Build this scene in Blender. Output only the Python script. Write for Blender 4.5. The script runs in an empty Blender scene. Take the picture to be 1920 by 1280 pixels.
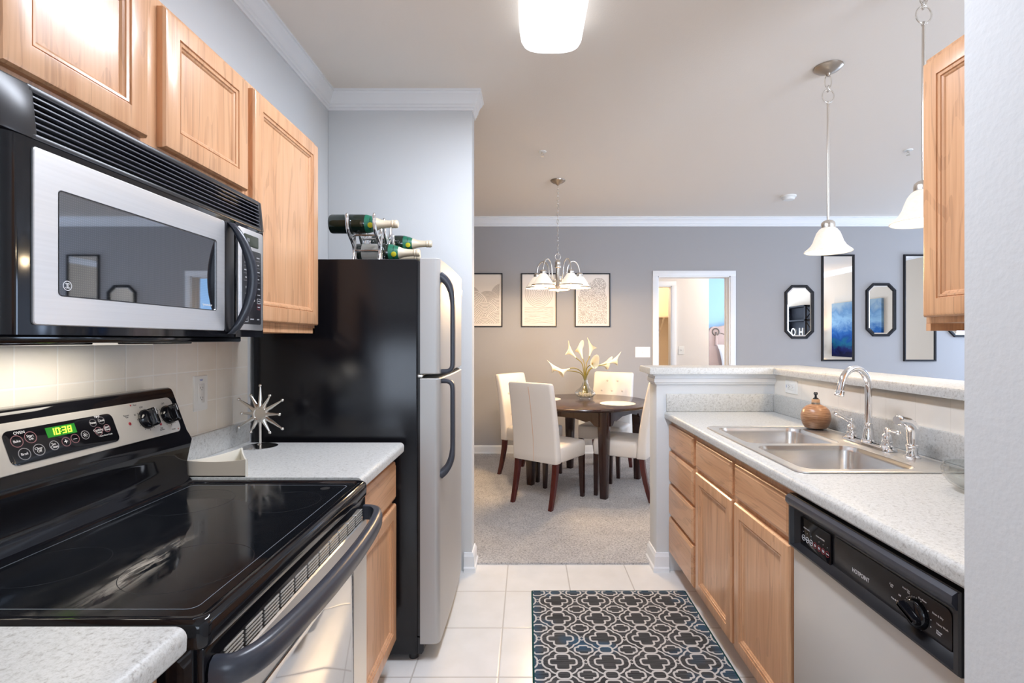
import bpy, bmesh, math, random
from mathutils import Matrix, Vector
random.seed(7)
C = bpy.context.scene.collection
SC = bpy.context.scene
PI = math.pi

def lin(r, g=None, b=None):
    if g is None: r, g, b = r
    f = lambda c: (c/255/12.92) if c/255 <= .04045 else ((c/255+.055)/1.055)**2.4
    return (f(r), f(g), f(b), 1)

# ------------------------------------------------------------------ camera, world, daylight, exposure
cam = bpy.data.cameras.new('camera'); cam_o = bpy.data.objects.new('camera', cam); C.objects.link(cam_o)
cam_o.location = (0, 0, 1.31); cam_o.rotation_euler = (PI/2, 0, 0)
cam.sensor_width = 36; cam.lens = 950/1920*36
cam.shift_x = -29/1920; cam.shift_y = -3/1920
cam.clip_start = .02
SC.camera = cam_o
w = bpy.data.worlds.new('world'); SC.world = w; w.use_nodes = True
w.node_tree.nodes['Background'].inputs[0].default_value = lin(205, 225, 250)
w.node_tree.nodes['Background'].inputs[1].default_value = 1.2
SC.view_settings.view_transform = 'Standard'; SC.view_settings.look = 'None'
SC.view_settings.gamma = 1; SC.view_settings.use_curve_mapping = False
SC.view_settings.exposure = 0.96
SC.cycles.use_denoising = True
SC.cycles.max_bounces = 10; SC.cycles.diffuse_bounces = 5; SC.cycles.glossy_bounces = 5; SC.cycles.transmission_bounces = 8
SC.cycles.caustics_reflective = False; SC.cycles.caustics_refractive = False
SC.cycles.sample_clamp_indirect = 6

def light(kind, name, loc, power, color, rot=(0, 0, 0), size=None, size_y=None, radius=None, parent=None):
    l = bpy.data.lights.new(name, kind); l.energy = power; l.color = color[:3]
    if kind == 'AREA':
        l.shape = 'RECTANGLE'; l.size = size; l.size_y = size_y
    if radius is not None: l.shadow_soft_size = radius
    o = bpy.data.objects.new(name, l); C.objects.link(o)
    if parent: o.parent = parent; loc = Vector(loc)-parent.location
    o.location = loc; o.rotation_euler = rot
    return o
# daylight entering through the windows, closet light and bedroom fill
DAY = lin(226, 238, 255)
light('AREA', 'daylight_living', (6.08, 4.97, 1.40), 26, lin(196, 220, 255), (0, PI/2, 0), 1.4, 1.15)
light('AREA', 'daylight_living', (4.0, -2.1, 1.45), 140, lin(214, 230, 255), (PI/2, 0, 0), 2.2, 1.5)
light('AREA', 'daylight_kitchen', (-.2, -2.08, 1.55), 12, DAY, (PI/2, 0, 0), 1.5, 1.2)
light('AREA', 'daylight_bedroom', (5.45, 8.3, 1.5), 42, DAY, (0, PI/2, 0), 1.4, 1.2)
light('POINT', 'closet_light', (1.7, 7.8, 2.3), 16, lin(255, 226, 190), radius=.08)
light('POINT', 'bedroom_fill', (3.6, 6.45, 2.3), 46, lin(255, 240, 226), radius=.12)  # added fill that brightens the white bedroom wall, no fixture behind it

# ------------------------------------------------------------------ mesh helpers
class MB:
    def __init__(s): s.bm = bmesh.new(); s.T = Matrix.Identity(4); s.mi = 0
    def _v(s, p): return s.bm.verts.new(s.T @ Vector(p))
    def face(s, vs):
        try:
            f = s.bm.faces.new(vs); f.material_index = s.mi; return f
        except ValueError: return None
    def box(s, x0, x1, y0, y1, z0, z1, bev=0, seg=2):
        vs = [s._v((x, y, z)) for x in (x0, x1) for y in (y0, y1) for z in (z0, z1)]
        fs = [s.face([vs[i] for i in q]) for q in ((0,1,3,2),(4,6,7,5),(0,4,5,1),(2,3,7,6),(0,2,6,4),(1,5,7,3))]
        if bev:
            es = list({e for f in fs for e in f.edges})
            bmesh.ops.bevel(s.bm, geom=es, offset=bev, segments=seg, affect='EDGES', profile=.5)
        return s
    def loft(s, rings, cap0=True, cap1=True, closed=True):
        R = [[s._v(p) for p in r] for r in rings]; n = len(R[0])
        for a, b in zip(R, R[1:]):
            for i in range(n if closed else n-1):
                j = (i+1) % n
                s.face([a[i], a[j], b[j], b[i]])
        if cap0: s.face(list(reversed(R[0])))
        if cap1: s.face(R[-1])
        return s
    def prism(s, poly, axis, a0, a1, bev=0):
        f = {'x': lambda p, t: (t, p[0], p[1]), 'y': lambda p, t: (p[0], t, p[1]), 'z': lambda p, t: (p[0], p[1], t)}[axis]
        return s.loft([[f(p, a0) for p in poly], [f(p, a1) for p in poly]])
    def lathe(s, prof, c=(0, 0, 0), n=32, cap0=True, cap1=True):
        rings = [[(c[0]+max(r, 1e-4)*math.cos(2*PI*i/n), c[1]+max(r, 1e-4)*math.sin(2*PI*i/n), c[2]+z) for i in range(n)] for r, z in prof]
        return s.loft(rings, cap0, cap1)
    def tube(s, pts, r, n=10, caps=True, closed=False):
        pts = [Vector(p) for p in pts]; m = len(pts)
        rs = r if isinstance(r, (list, tuple)) else [r]*m
        def tan(i):
            if closed: return (pts[(i+1) % m]-pts[i-1]).normalized()
            return (pts[min(i+1, m-1)]-pts[max(i-1, 0)]).normalized()
        t = tan(0); a = Vector((0, 0, 1)) if abs(t.z) < .9 else Vector((1, 0, 0))
        u = t.cross(a).normalized(); rings = []
        for i in range(m):
            t = tan(i); u = (u-t*u.dot(t)).normalized(); v = t.cross(u)
            rings.append([pts[i]+(u*math.cos(2*PI*k/n)+v*math.sin(2*PI*k/n))*rs[i] for k in range(n)])
        if closed: rings.append(rings[0]); return s.loft(rings, False, False)
        return s.loft(rings, caps, caps)
    def sphere(s, c, r, n=16, sc=(1, 1, 1)):
        m = n//2
        rings = [[(c[0]+r*sc[0]*math.sin(PI*j/m)*math.cos(2*PI*i/n), c[1]+r*sc[1]*math.sin(PI*j/m)*math.sin(2*PI*i/n), c[2]-r*sc[2]*math.cos(PI*j/m)) for i in range(n)] for j in range(1, m)]
        R = [[s._v(p) for p in q] for q in rings]
        b = s._v((c[0], c[1], c[2]-r*sc[2])); t = s._v((c[0], c[1], c[2]+r*sc[2]))
        for a, d in zip(R, R[1:]):
            for i in range(n): s.face([a[i], a[(i+1) % n], d[(i+1) % n], d[i]])
        for i in range(n): s.face([b, R[0][(i+1) % n], R[0][i]]); s.face([t, R[-1][i], R[-1][(i+1) % n]])
        return s
    def panel(s, u0, u1, v0, v1, prof, back=0.0):
        """stepped rectangular front: prof = [(inset, height), ...]; last ring is capped"""
        rings = [[(u0+i, v0+i, h), (u1-i, v0+i, h), (u1-i, v1-i, h), (u0+i, v1-i, h)] for i, h in prof]
        return s.loft(rings)
    def text(s, body, size, u, v, n=.0004, align='CENTER', depth=.0002, sx=1.0):
        cu = bpy.data.curves.new('t', 'FONT'); cu.body = body; cu.size = size; cu.align_x = align; cu.align_y = 'CENTER'; cu.extrude = depth
        cu.space_line = .8
        o = bpy.data.objects.new('t', cu); C.objects.link(o)
        dg = bpy.context.evaluated_depsgraph_get()
        me = bpy.data.meshes.new_from_object(o.evaluated_get(dg))
        mp = [s._v((u+p.co.x*sx, v+p.co.y, n+p.co.z)) for p in me.vertices]
        for f in me.polygons: s.face([mp[i] for i in f.vertices])
        bpy.data.objects.remove(o); bpy.data.curves.remove(cu); bpy.data.meshes.remove(me)
        return s
    def ring2(s, cx, cy, r0, r1, z0, z1, n=24):
        """flat annulus in the current frame"""
        return s.loft([[(cx+r*math.cos(2*PI*i/n), cy+r*math.sin(2*PI*i/n), z) for i in range(n)] for r, z in ((r0, z0), (r0, z1), (r1, z1), (r1, z0))], False, False)
    def build(s, name, m, parent=None, sharp=35, smooth=True, recalc=True):
        if recalc: bmesh.ops.recalc_face_normals(s.bm, faces=s.bm.faces)
        me = bpy.data.meshes.new(name)
        off = Vector((0, 0, 0))
        p = parent
        while p is not None: off += p.location; p = p.parent
        if off.length: bmesh.ops.translate(s.bm, verts=s.bm.verts, vec=-off)
        s.bm.to_mesh(me); s.bm.free()
        for x in (m if isinstance(m, (list, tuple)) else [m]): me.materials.append(x)
        if smooth:
            for f in me.polygons: f.use_smooth = True
            me.set_sharp_from_angle(angle=math.radians(sharp))
        o = bpy.data.objects.new(name, me); C.objects.link(o)
        if parent: o.parent = parent
        return o

def FR(o, u, v):
    u = Vector(u).normalized(); v = Vector(v).normalized(); n = u.cross(v)
    M = Matrix.Identity(4)
    for i, c in enumerate((u, v, n)):
        for j in range(3): M[j][i] = c[j]
    for j in range(3): M[j][3] = o[j]
    return M
def rrect(cx, cy, hx, hy, r, z, n=5):
    pts = []
    for qx, qy, a0 in ((1, 1, 0), (-1, 1, PI/2), (-1, -1, PI), (1, -1, 1.5*PI)):
        for k in range(n+1):
            a = a0+PI/2*k/n
            pts.append((cx+qx*(hx-r)+r*math.cos(a), cy+qy*(hy-r)+r*math.sin(a), z))
    return pts
def arc(c, r, a0, a1, n, plane='xz', t=0):
    o = []
    for k in range(n+1):
        a = a0+(a1-a0)*k/n; p, q = c[0]+r*math.cos(a), c[1]+r*math.sin(a)
        o.append({'xz': (p, t, q), 'yz': (t, p, q), 'xy': (p, q, t)}[plane])
    return o
def bez(p0, p1, p2, p3, n=16):
    p0, p1, p2, p3 = map(Vector, (p0, p1, p2, p3)); o = []
    for k in range(n+1):
        t = k/n; o.append(p0*(1-t)**3+p1*3*t*(1-t)**2+p2*3*t*t*(1-t)+p3*t**3)
    return o
def sweep(mb, path, prof):
    """profile (out, z) swept along an XY path, room on the right-hand side"""
    P = [Vector(p) for p in path]; N = []
    for a, b in zip(P, P[1:]):
        d = (b-a).normalized(); N.append(Vector((d.y, -d.x)))
    rings = []
    for i, p in enumerate(P):
        if i == 0: n = N[0]
        elif i == len(P)-1: n = N[-1]
        else: n = (N[i-1]+N[i])/(1+N[i-1].dot(N[i]))
        rings.append([(p.x+n.x*o, p.y+n.y*o, z) for o, z in prof])
    mb.loft(rings)
    return mb

# ------------------------------------------------------------------ things, parts, structure
def thing(name, label, cat, loc=(0, 0, 0), group=None):
    o = bpy.data.objects.new(name, None); C.objects.link(o); o.location = loc; o.empty_display_size = .05
    return tag(o, label, cat, group)
def tag(o, label, cat, group=None):
    o['label'] = label; o['category'] = cat
    if group: o['group'] = group
    return o
def struct(o, label=None):
    o['kind'] = 'structure'
    if label: o['label'] = label
    return o
def dup(root, loc, rotz, label=None):
    r = root.copy(); C.objects.link(r); r.location = loc; r.rotation_euler = (0, 0, rotz)
    if label: r['label'] = label
    def rec(a, b):
        for ch in list(a.children):
            c = ch.copy(); C.objects.link(c); c.parent = b; rec(ch, c)
    rec(root, r)
    return r

# ------------------------------------------------------------------ materials
class NT:
    def __init__(s, name):
        s.m = bpy.data.materials.new(name); s.m.use_nodes = True; s.t = s.m.node_tree
        s.b = s.t.nodes['Principled BSDF']; s.x = None
    def n(s, typ, **kw):
        q = s.t.nodes.new('ShaderNode'+typ)
        for k, v in kw.items(): setattr(q, k, v)
        return q
    def link(s, a, b): s.t.links.new(a, b)
    def coords(s, scale=(1, 1, 1), rot=(0, 0, 0)):
        tc = s.n('TexCoord'); mp = s.n('Mapping'); s.link(tc.outputs['Object'], mp.inputs[0])
        mp.inputs['Scale'].default_value = scale; mp.inputs['Rotation'].default_value = rot
        return mp.outputs[0]
    def noise(s, co, scale, detail=3, dist=0, rough=.5):
        q = s.n('TexNoise'); s.link(co, q.inputs['Vector']); q.inputs['Scale'].default_value = scale
        q.inputs['Detail'].default_value = detail; q.inputs['Distortion'].default_value = dist; q.inputs['Roughness'].default_value = rough
        return q.outputs['Fac']
    def ramp(s, fac, stops):
        q = s.n('ValToRGB'); s.link(fac, q.inputs[0]); e = q.color_ramp.elements
        while len(e) < len(stops): e.new(.5)
        for x, (p, c) in zip(e, stops): x.position = p; x.color = c
        return q.outputs[0]
    def mix(s, fac, a, b, mode='MIX'):
        q = s.n('Mix', data_type='RGBA', blend_type=mode)
        for sock, val in ((q.inputs[0], fac), (q.inputs[6], a), (q.inputs[7], b)):
            if hasattr(val, 'links') or isinstance(val, bpy.types.NodeSocket): s.link(val, sock)
            else: sock.default_value = val
        return q.outputs[2]
    def bump(s, h, strength, dist=.001):
        q = s.n('Bump'); q.inputs['Strength'].default_value = strength; q.inputs['Distance'].default_value = dist
        s.link(h, q.inputs['Height']); s.link(q.outputs[0], s.b.inputs['Normal'])
    def set(s, **kw):
        for k, v in kw.items():
            q = s.b.inputs[k.replace('_', ' ')]
            if isinstance(v, bpy.types.NodeSocket): s.link(v, q)
            else: q.default_value = v
        return s
class V:
    """tiny expression builder over math nodes"""
    def __init__(s, N, x): s.N = N; s.x = x
    def op(s, f, *o):
        q = s.N.n('Math', operation=f)
        for i, a in enumerate((s,)+o):
            a = a.x if isinstance(a, V) else a
            if isinstance(a, bpy.types.NodeSocket): s.N.link(a, q.inputs[i])
            else: q.inputs[i].default_value = a
        return V(s.N, q.outputs[0])
    def __add__(s, o): return s.op('ADD', o)
    def __sub__(s, o): return s.op('SUBTRACT', o)
    def __mul__(s, o): return s.op('MULTIPLY', o)
    def __truediv__(s, o): return s.op('DIVIDE', o)
    def abs(s): return s.op('ABSOLUTE')
    def max(s, o): return s.op('MAXIMUM', o)
    def min(s, o): return s.op('MINIMUM', o)
    def sqrt(s): return s.op('SQRT')
    def sin(s): return s.op('SINE')
    def lt(s, o): return s.op('LESS_THAN', o)
    def gt(s, o): return s.op('GREATER_THAN', o)
    def wrap(s, p): return s.op('WRAP', p/2, -p/2)
def hyp(a, b): return (a*a+b*b).sqrt()
def xyz(N):
    tc = N.n('TexCoord'); q = N.n('SeparateXYZ'); N.link(tc.outputs['Object'], q.inputs[0])
    return [V(N, q.outputs[i]) for i in range(3)]

def plain(name, col, rough=.5, metal=0, spec=.5, bump=0, bscale=200, var=0, coat=0):
    N = NT(name); N.set(Base_Color=col, Roughness=rough, Metallic=metal)
    N.b.inputs['Specular IOR Level'].default_value = spec
    if coat: N.set(Coat_Weight=coat, Coat_Roughness=.05)
    if bump or var:
        co = N.coords()
        if bump: N.bump(N.noise(co, bscale, 4), bump)
        if var:
            f = N.noise(co, bscale*.2, 4)
            N.set(Base_Color=N.ramp(f, [(.3, tuple(c*(1-var) for c in col[:3])+(1,)), (.7, tuple(min(1, c*(1+var)) for c in col[:3])+(1,))]))
    return N.m
def emit(name, col, st, base=None, rough=.4):
    N = NT(name); N.set(Base_Color=base or col, Emission_Color=col, Emission_Strength=st, Roughness=rough)
    return N.m
def wood(name, axis, c0, c1, c2, rough=.30, sc=1.0, coat=.2):
    N = NT(name); s = [22*sc]*3; s['xyz'.index(axis)] = 1.1*sc; s2 = [190*sc]*3; s2['xyz'.index(axis)] = 5*sc
    f = N.noise(N.coords(tuple(s)), 1.0, 4, .6, .5); g = N.noise(N.coords(tuple(s2)), 1.0, 3, .2)
    col = N.ramp(f, [(.3, c0), (.5, c1), (.7, c2)])
    # flowing growth-ring lines
    s3 = [7*sc]*3; s3['xyz'.index(axis)] = .8*sc
    h = V(N, N.noise(N.coords(tuple(s3)), 1.0, 2, .4)); ring = ((h*64).sin()).gt(.72)
    pores = V(N, N.ramp(g, [(.44, (1, 1, 1, 1)), (.58, (.25, .25, .25, 1))]))
    col = N.mix((ring*pores*.42).x, col, tuple(x*.62 for x in c0[:3])+(1,))
    col = N.mix(.22, col, N.ramp(g, [(.35, tuple(x*.78 for x in c0[:3])+(1,)), (.6, c2)]))
    N.set(Base_Color=col, Roughness=rough, Coat_Weight=coat, Coat_Roughness=.14); N.bump(g, .10, .0005)
    return N.m
def brushed(name, col, rough, axis='y', amt=.06):
    N = NT(name); s = [220]*3; s['xyz'.index(axis)] = 2
    g = N.noise(N.coords(tuple(s)), 1.0, 3)
    lo = tuple(c*(1-amt) for c in col[:3])+(1,); hi = tuple(min(1, c*(1+amt)) for c in col[:3])+(1,)
    N.set(Base_Color=N.ramp(g, [(.35, lo), (.65, hi)]), Metallic=1.0, Roughness=rough)
    return N.m
def glass(name, col=(1, 1, 1, 1), rough=0.0, ior=1.45):
    N = NT(name); N.set(Base_Color=col, Roughness=rough, IOR=ior, Transmission_Weight=1.0)
    return N.m
def tiles(name, px, py, off, size, grout_w, ca, cb, grout, axes='xy', rough=.25, bump=.4):
    N = NT(name); ax = xyz(N); a = ax['xyz'.index(axes[0])]; b = ax['xyz'.index(axes[1])]
    da = ((a-off[0]).wrap(px)).abs(); db = ((b-off[1]).wrap(py)).abs()
    g = da.min(db)                       # distance to nearest joint line
    m = g.lt(grout_w/2)
    f = N.noise(N.coords(), size, 4)
    N.set(Base_Color=N.mix(m.x, N.ramp(f, [(.3, ca), (.7, cb)]), grout), Roughness=rough)
    h = (g/(grout_w*1.2)).min(1.0)
    N.bump(h.x, bump, .0015)
    return N.m

M = {}
M['wall_white'] = plain('kitchen_wall_paint', lin(216, 219, 221), .75, bump=.35, bscale=160)
M['wall_texture'] = plain('textured_wall_paint', lin(212, 214, 215), .75, bump=.9, bscale=75)
M['wall_grey'] = plain('grey_wall_paint', lin(166, 165, 166), .8, bump=.2, bscale=160)
M['wall_beige'] = plain('beige_wall_paint', lin(216, 206, 190), .8, bump=.2, bscale=160)
M['wall_blue'] = plain('blue_wall_paint', lin(148, 186, 220), .8)
M['wall_plain'] = plain('white_wall_paint', lin(232, 228, 224), .8)
M['wall_peach'] = plain('closet_wall_paint', lin(238, 222, 198), .8)
M['ceiling'] = plain('ceiling_paint', lin(238, 230, 220), .9, bump=.6, bscale=130)
M['trim'] = plain('white_trim_paint', lin(236, 238, 240), .4)
M['floor_tile'] = tiles('floor_tile', .337, .3365, (-.113, 2.642), 9, .006, lin(226, 225, 222), lin(233, 232, 230), lin(196, 192, 187), 'xy', .22, .35)
M['wall_tile'] = tiles('backsplash_tile', .103, .107, (1.83, 1.096), 14, .0035, lin(240, 233, 220), lin(245, 239, 228), lin(250, 247, 240), 'yz', .4, .3)
M['wall_tile_pale'] = tiles('pale_wall_tile', .152, .30, (1.83, .9), 14, .002, lin(236, 230, 220), lin(240, 235, 226), lin(226, 220, 210), 'yz', .4, .15)
def carpet():
    N = NT('carpet_pile'); co = N.coords()
    f = N.noise(co, 95, 5, .6, .78); g = N.noise(co, 9, 4)
    c = N.ramp(f, [(.36, lin(120, 116, 116)), (.46, lin(206, 202, 200)), (.55, lin(236, 232, 229)), (.68, lin(248, 245, 242))])
    N.set(Base_Color=N.mix(.25, c, N.ramp(g, [(.35, lin(186, 180, 176)), (.65, lin(230, 226, 222))])), Roughness=.95)
    N.b.inputs['Specular IOR Level'].default_value = .1
    N.bump(f, 1.0, .012)
    return N.m
M['carpet'] = carpet()
M['oak'] = wood('oak_vertical_grain', 'z', lin(198, 146, 106), lin(211, 161, 120), lin(220, 173, 133))
M['oak_h'] = wood('oak_horizontal_grain', 'y', lin(198, 146, 106), lin(211, 161, 120), lin(220, 173, 133))
M['espresso'] = wood('espresso_wood', 'z', lin(34, 16, 14), lin(46, 22, 18), lin(58, 30, 24), .22)
M['cherry'] = wood('cherry_leg_wood', 'z', lin(60, 18, 16), lin(80, 24, 20), lin(96, 32, 26), .25)
def laminate():
    N = NT('speckled_laminate'); co = N.coords((1, 1, 1))
    f = N.noise(co, 120, 4, .5, .7); g = N.noise(co, 330, 2)
    c = N.ramp(f, [(.33, lin(150, 148, 144)), (.44, lin(193, 194, 191)), (.6, lin(208, 209, 207))])
    N.set(Base_Color=N.mix(.3, c, N.ramp(g, [(.34, lin(162, 160, 154)), (.5, lin(209, 209, 207))])), Roughness=.38)
    return N.m
M['laminate'] = laminate()
M['steel'] = brushed('brushed_steel', (.68, .68, .68, 1), .42, 'y', .025)
M['steel_v'] = plain('satin_oven_steel', lin(206, 203, 198), .30, .6)
M['steel_dw'] = plain('silver_painted_steel', lin(208, 206, 202), .38, .35)
M['fridge_steel'] = plain('satin_refrigerator_steel', (.50, .495, .485, 1), .5, .55)
M['panel_steel'] = plain('satin_panel_steel', lin(206, 202, 195), .36, .45)
M['sink_steel'] = brushed('sink_steel', (.84, .83, .81, 1), .34, 'y', .02)
M['bowl_shade_steel'] = brushed('shaded_bowl_steel', (.74, .73, .72, 1), .24, 'y', .02)  # darker than the rim steel: shade inside the bowls put into the colour
M['chrome'] = plain('chrome', (.92, .92, .93, 1), .05, 1)
M['nickel'] = plain('brushed_nickel', (.80, .77, .72, 1), .22, 1)
M['bronze'] = plain('dull_bronze', (.42, .36, .30, 1), .3, 1)
M['alu'] = plain('polished_aluminium', (.80, .80, .81, 1), .14, 1)
M['black_gloss'] = plain('black_gloss_enamel', (.006, .006, .008, 1), .07, spec=.42)
M['black_satin'] = plain('black_satin_plastic', (.016, .016, .019, 1), .30)
M['black_blue'] = plain('black_handle_plastic', (.040, .044, .058, 1), .30)
M['black_fridge'] = plain('black_textured_steel', (.006, .006, .008, 1), .15, spec=.4, bump=.12, bscale=420)
M['louvre'] = plain('louvre_edge_plastic', (.085, .09, .11, 1), .25)
M['black_flat'] = plain('black_void', (.004, .004, .004, 1), .7)
def cooktop():
    N = NT('cooktop_glass'); co = N.coords(); ax = xyz(N)
    f = N.noise(co, 5, 6, 1.2, .6)
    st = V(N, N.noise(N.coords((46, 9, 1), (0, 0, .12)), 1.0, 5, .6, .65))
    # reflection and smudges painted into the colour as one streak, origin at the range centre (-.8, 1.11)
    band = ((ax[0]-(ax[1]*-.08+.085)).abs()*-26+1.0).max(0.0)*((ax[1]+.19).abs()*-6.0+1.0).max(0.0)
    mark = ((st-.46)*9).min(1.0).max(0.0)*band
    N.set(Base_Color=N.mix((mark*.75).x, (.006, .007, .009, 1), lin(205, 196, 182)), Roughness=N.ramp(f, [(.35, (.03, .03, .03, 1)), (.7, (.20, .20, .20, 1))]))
    return N.m
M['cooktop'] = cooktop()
M['mark_dim'] = plain('faint_burner_line', lin(36, 38, 42), .25)
M['mark'] = plain('printed_grey_line', lin(112, 118, 128), .4)
M['oven_glass'] = plain('reflective_oven_glass', (.52, .53, .54, 1), .04, 1)
def mw_window():
    N = NT('microwave_window_glass'); a = xyz(N)
    p = .004
    y = (a[1].wrap(p))/p; z = (a[2].wrap(p))/p
    d = hyp(y, z).lt(.28)
    N.set(Base_Color=N.mix(d.x, (.30, .31, .33, 1), (.36, .37, .39, 1)), Metallic=1.0, Roughness=.025)
    return N.m
M['mw_glass'] = mw_window()
M['white_print'] = plain('white_print', lin(235, 235, 238), .5)
M['grey_print'] = plain('grey_print', lin(150, 150, 156), .5)
M['dark_print'] = plain('dark_print', lin(60, 58, 58), .5)
M['red_print'] = plain('red_print', lin(150, 40, 50), .5)
M['key_red'] = plain('dull_red_key', lin(140, 98, 104), .4)
M['key_black'] = plain('key_black', lin(96, 92, 96), .4)
M['lcd'] = emit('green_display', lin(10, 150, 20), .30, (.01, .08, .01, 1))
M['lcd_digit'] = emit('display_digits', lin(200, 255, 60), 1.1)
M['lcd_off'] = plain('grey_display', lin(52, 58, 46), .3)
M['leather'] = plain('ivory_leather', lin(232, 225, 217), .42, bump=.12, bscale=300)
M['button'] = plain('leather_tuft', lin(220, 211, 200), .45)
M['linen'] = plain('white_linen', lin(240, 236, 228), .85, bump=.3, bscale=300)
M['plastic'] = plain('white_plastic', lin(240, 240, 236), .35)
M['slot'] = plain('dark_slot', lin(60, 58, 56), .5)
M['blue_print'] = plain('blue_print', lin(60, 90, 180), .5)
M['frame_black'] = plain('black_frame', (.008, .008, .011, 1), .45, spec=.3)
M['mirror'] = plain('mirror_silver', (.90, .90, .90, 1), .0, 1)
M['paper'] = plain('cream_paper', lin(235, 228, 220), .8)
def thin_glass(name, tint=(1, 1, 1, 1), k=.16):
    N = NT(name); t = N.t; t.nodes.remove(N.b)
    tr = N.n('BsdfTransparent'); tr.inputs[0].default_value = tint
    gl = N.n('BsdfGlossy'); gl.inputs['Roughness'].default_value = .01
    lw = N.n('LayerWeight'); lw.inputs[0].default_value = .5
    mx = N.n('MixShader'); fc = V(N, lw.outputs['Facing']); fc = fc*fc*.60+.05; N.link(fc.x, mx.inputs[0]); N.link(tr.outputs[0], mx.inputs[1]); N.link(gl.outputs[0], mx.inputs[2])
    N.link(mx.outputs[0], t.nodes['Material Output'].inputs[0])
    return N.m
M['glass'] = thin_glass('clear_glass', (.97, .98, .97, 1), .22)
M['bowl_glass'] = thin_glass('bowl_glass', (.90, .91, .90, 1), 1)
M['pane'] = thin_glass('window_pane')
M['bottle'] = plain('dark_green_glass', (.006, .016, .010, 1), .06, spec=.7, coat=.4)
M['foil'] = plain('champagne_foil', lin(230, 216, 190), .4, .25)
M['green_label'] = plain('green_label', lin(26, 108, 82), .4)
M['white_label'] = plain('white_label', lin(222, 222, 214), .6)
M['yellow_seal'] = plain('yellow_seal', lin(214, 206, 40), .5)
M['petal'] = plain('ivory_petal', lin(250, 238, 205), .5)
M['petal'].node_tree.nodes['Principled BSDF'].inputs['Subsurface Weight'].default_value = .15
M['stem'] = plain('green_stem', lin(122, 112, 40), .5)
M['spadix'] = plain('yellow_spadix', lin(236, 190, 70), .6)
M['pebble'] = plain('clear_pebble', lin(214, 206, 190), .15)
M['ceramic'] = None
def ceramic():
    N = NT('banded_tan_ceramic'); s = N.noise(N.coords((18, 18, 260)), 1.0, 4)
    N.set(Base_Color=N.ramp(s, [(.3, lin(128, 84, 56)), (.5, lin(182, 132, 94)), (.7, lin(206, 162, 122))]), Roughness=.3); N.bump(s, .3, .001)
    return N.m
M['ceramic'] = ceramic()
M['tan'] = plain('tan_neck', lin(222, 176, 134), .5)
M['lamp_white'] = emit('ceiling_lamp_acrylic', lin(246, 250, 255), .62, (.9, .9, .9, 1))
def shade():
    N = NT('alabaster_shade_glow'); f = N.noise(N.coords((1, 1, 2.5)), 14, 4, 2.2)
    N.set(Base_Color=(.72, .69, .63, 1), Emission_Color=N.ramp(f, [(.42, lin(255, 246, 228)), (.5, lin(238, 214, 184)), (.56, lin(255, 244, 224))]), Emission_Strength=.20, Roughness=.3)
    return N.m
M['shade_glow'] = shade()
M['shade_glow2'] = emit('chandelier_shade_glow', lin(255, 236, 208), .30, (.9, .88, .84, 1))
M['fill_panel'] = emit('dim_fill_panel', lin(255, 246, 232), .25)
M['bulb'] = emit('bulb_glow', lin(255, 236, 200), 14)
M['navy'] = plain('dark_navy_paint', lin(12, 16, 28), .7, spec=.2)
M['headboard'] = plain('taupe_fabric', lin(176, 156, 150), .8, bump=.2, bscale=400)
M['bedding'] = plain('white_cotton', lin(240, 240, 242), .85)
M['pewter'] = plain('pewter', lin(110, 104, 98), .35, .8)
M['lamp_shade_dark'] = plain('dark_lampshade', lin(30, 30, 40), .7)
M['slat'] = plain('blind_slat', lin(240, 241, 244), .5)
M['letter'] = plain('white_letter', lin(225, 225, 220), .5)
def painting():
    N = NT('abstract_sea_painting'); a = xyz(N)
    co = N.coords((1, 2.2, 3.2)); f = V(N, N.noise(co, 1.6, 6, .6, .62))
    t = a[2]*.98+(f-.5)*.55
    N.set(Base_Color=N.ramp(t.x, [(.04, lin(16, 18, 50)), (.16, lin(28, 36, 96)), (.26, lin(24, 100, 130)), (.36, lin(18, 70, 140)), (.5, lin(44, 100, 165)), (.68, lin(140, 178, 206)), (.85, lin(100, 140, 178)), (1, lin(150, 172, 186))]), Roughness=.85); N.b.inputs['Specular IOR Level'].default_value = .1
    return N.m
M['painting'] = painting()
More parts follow.
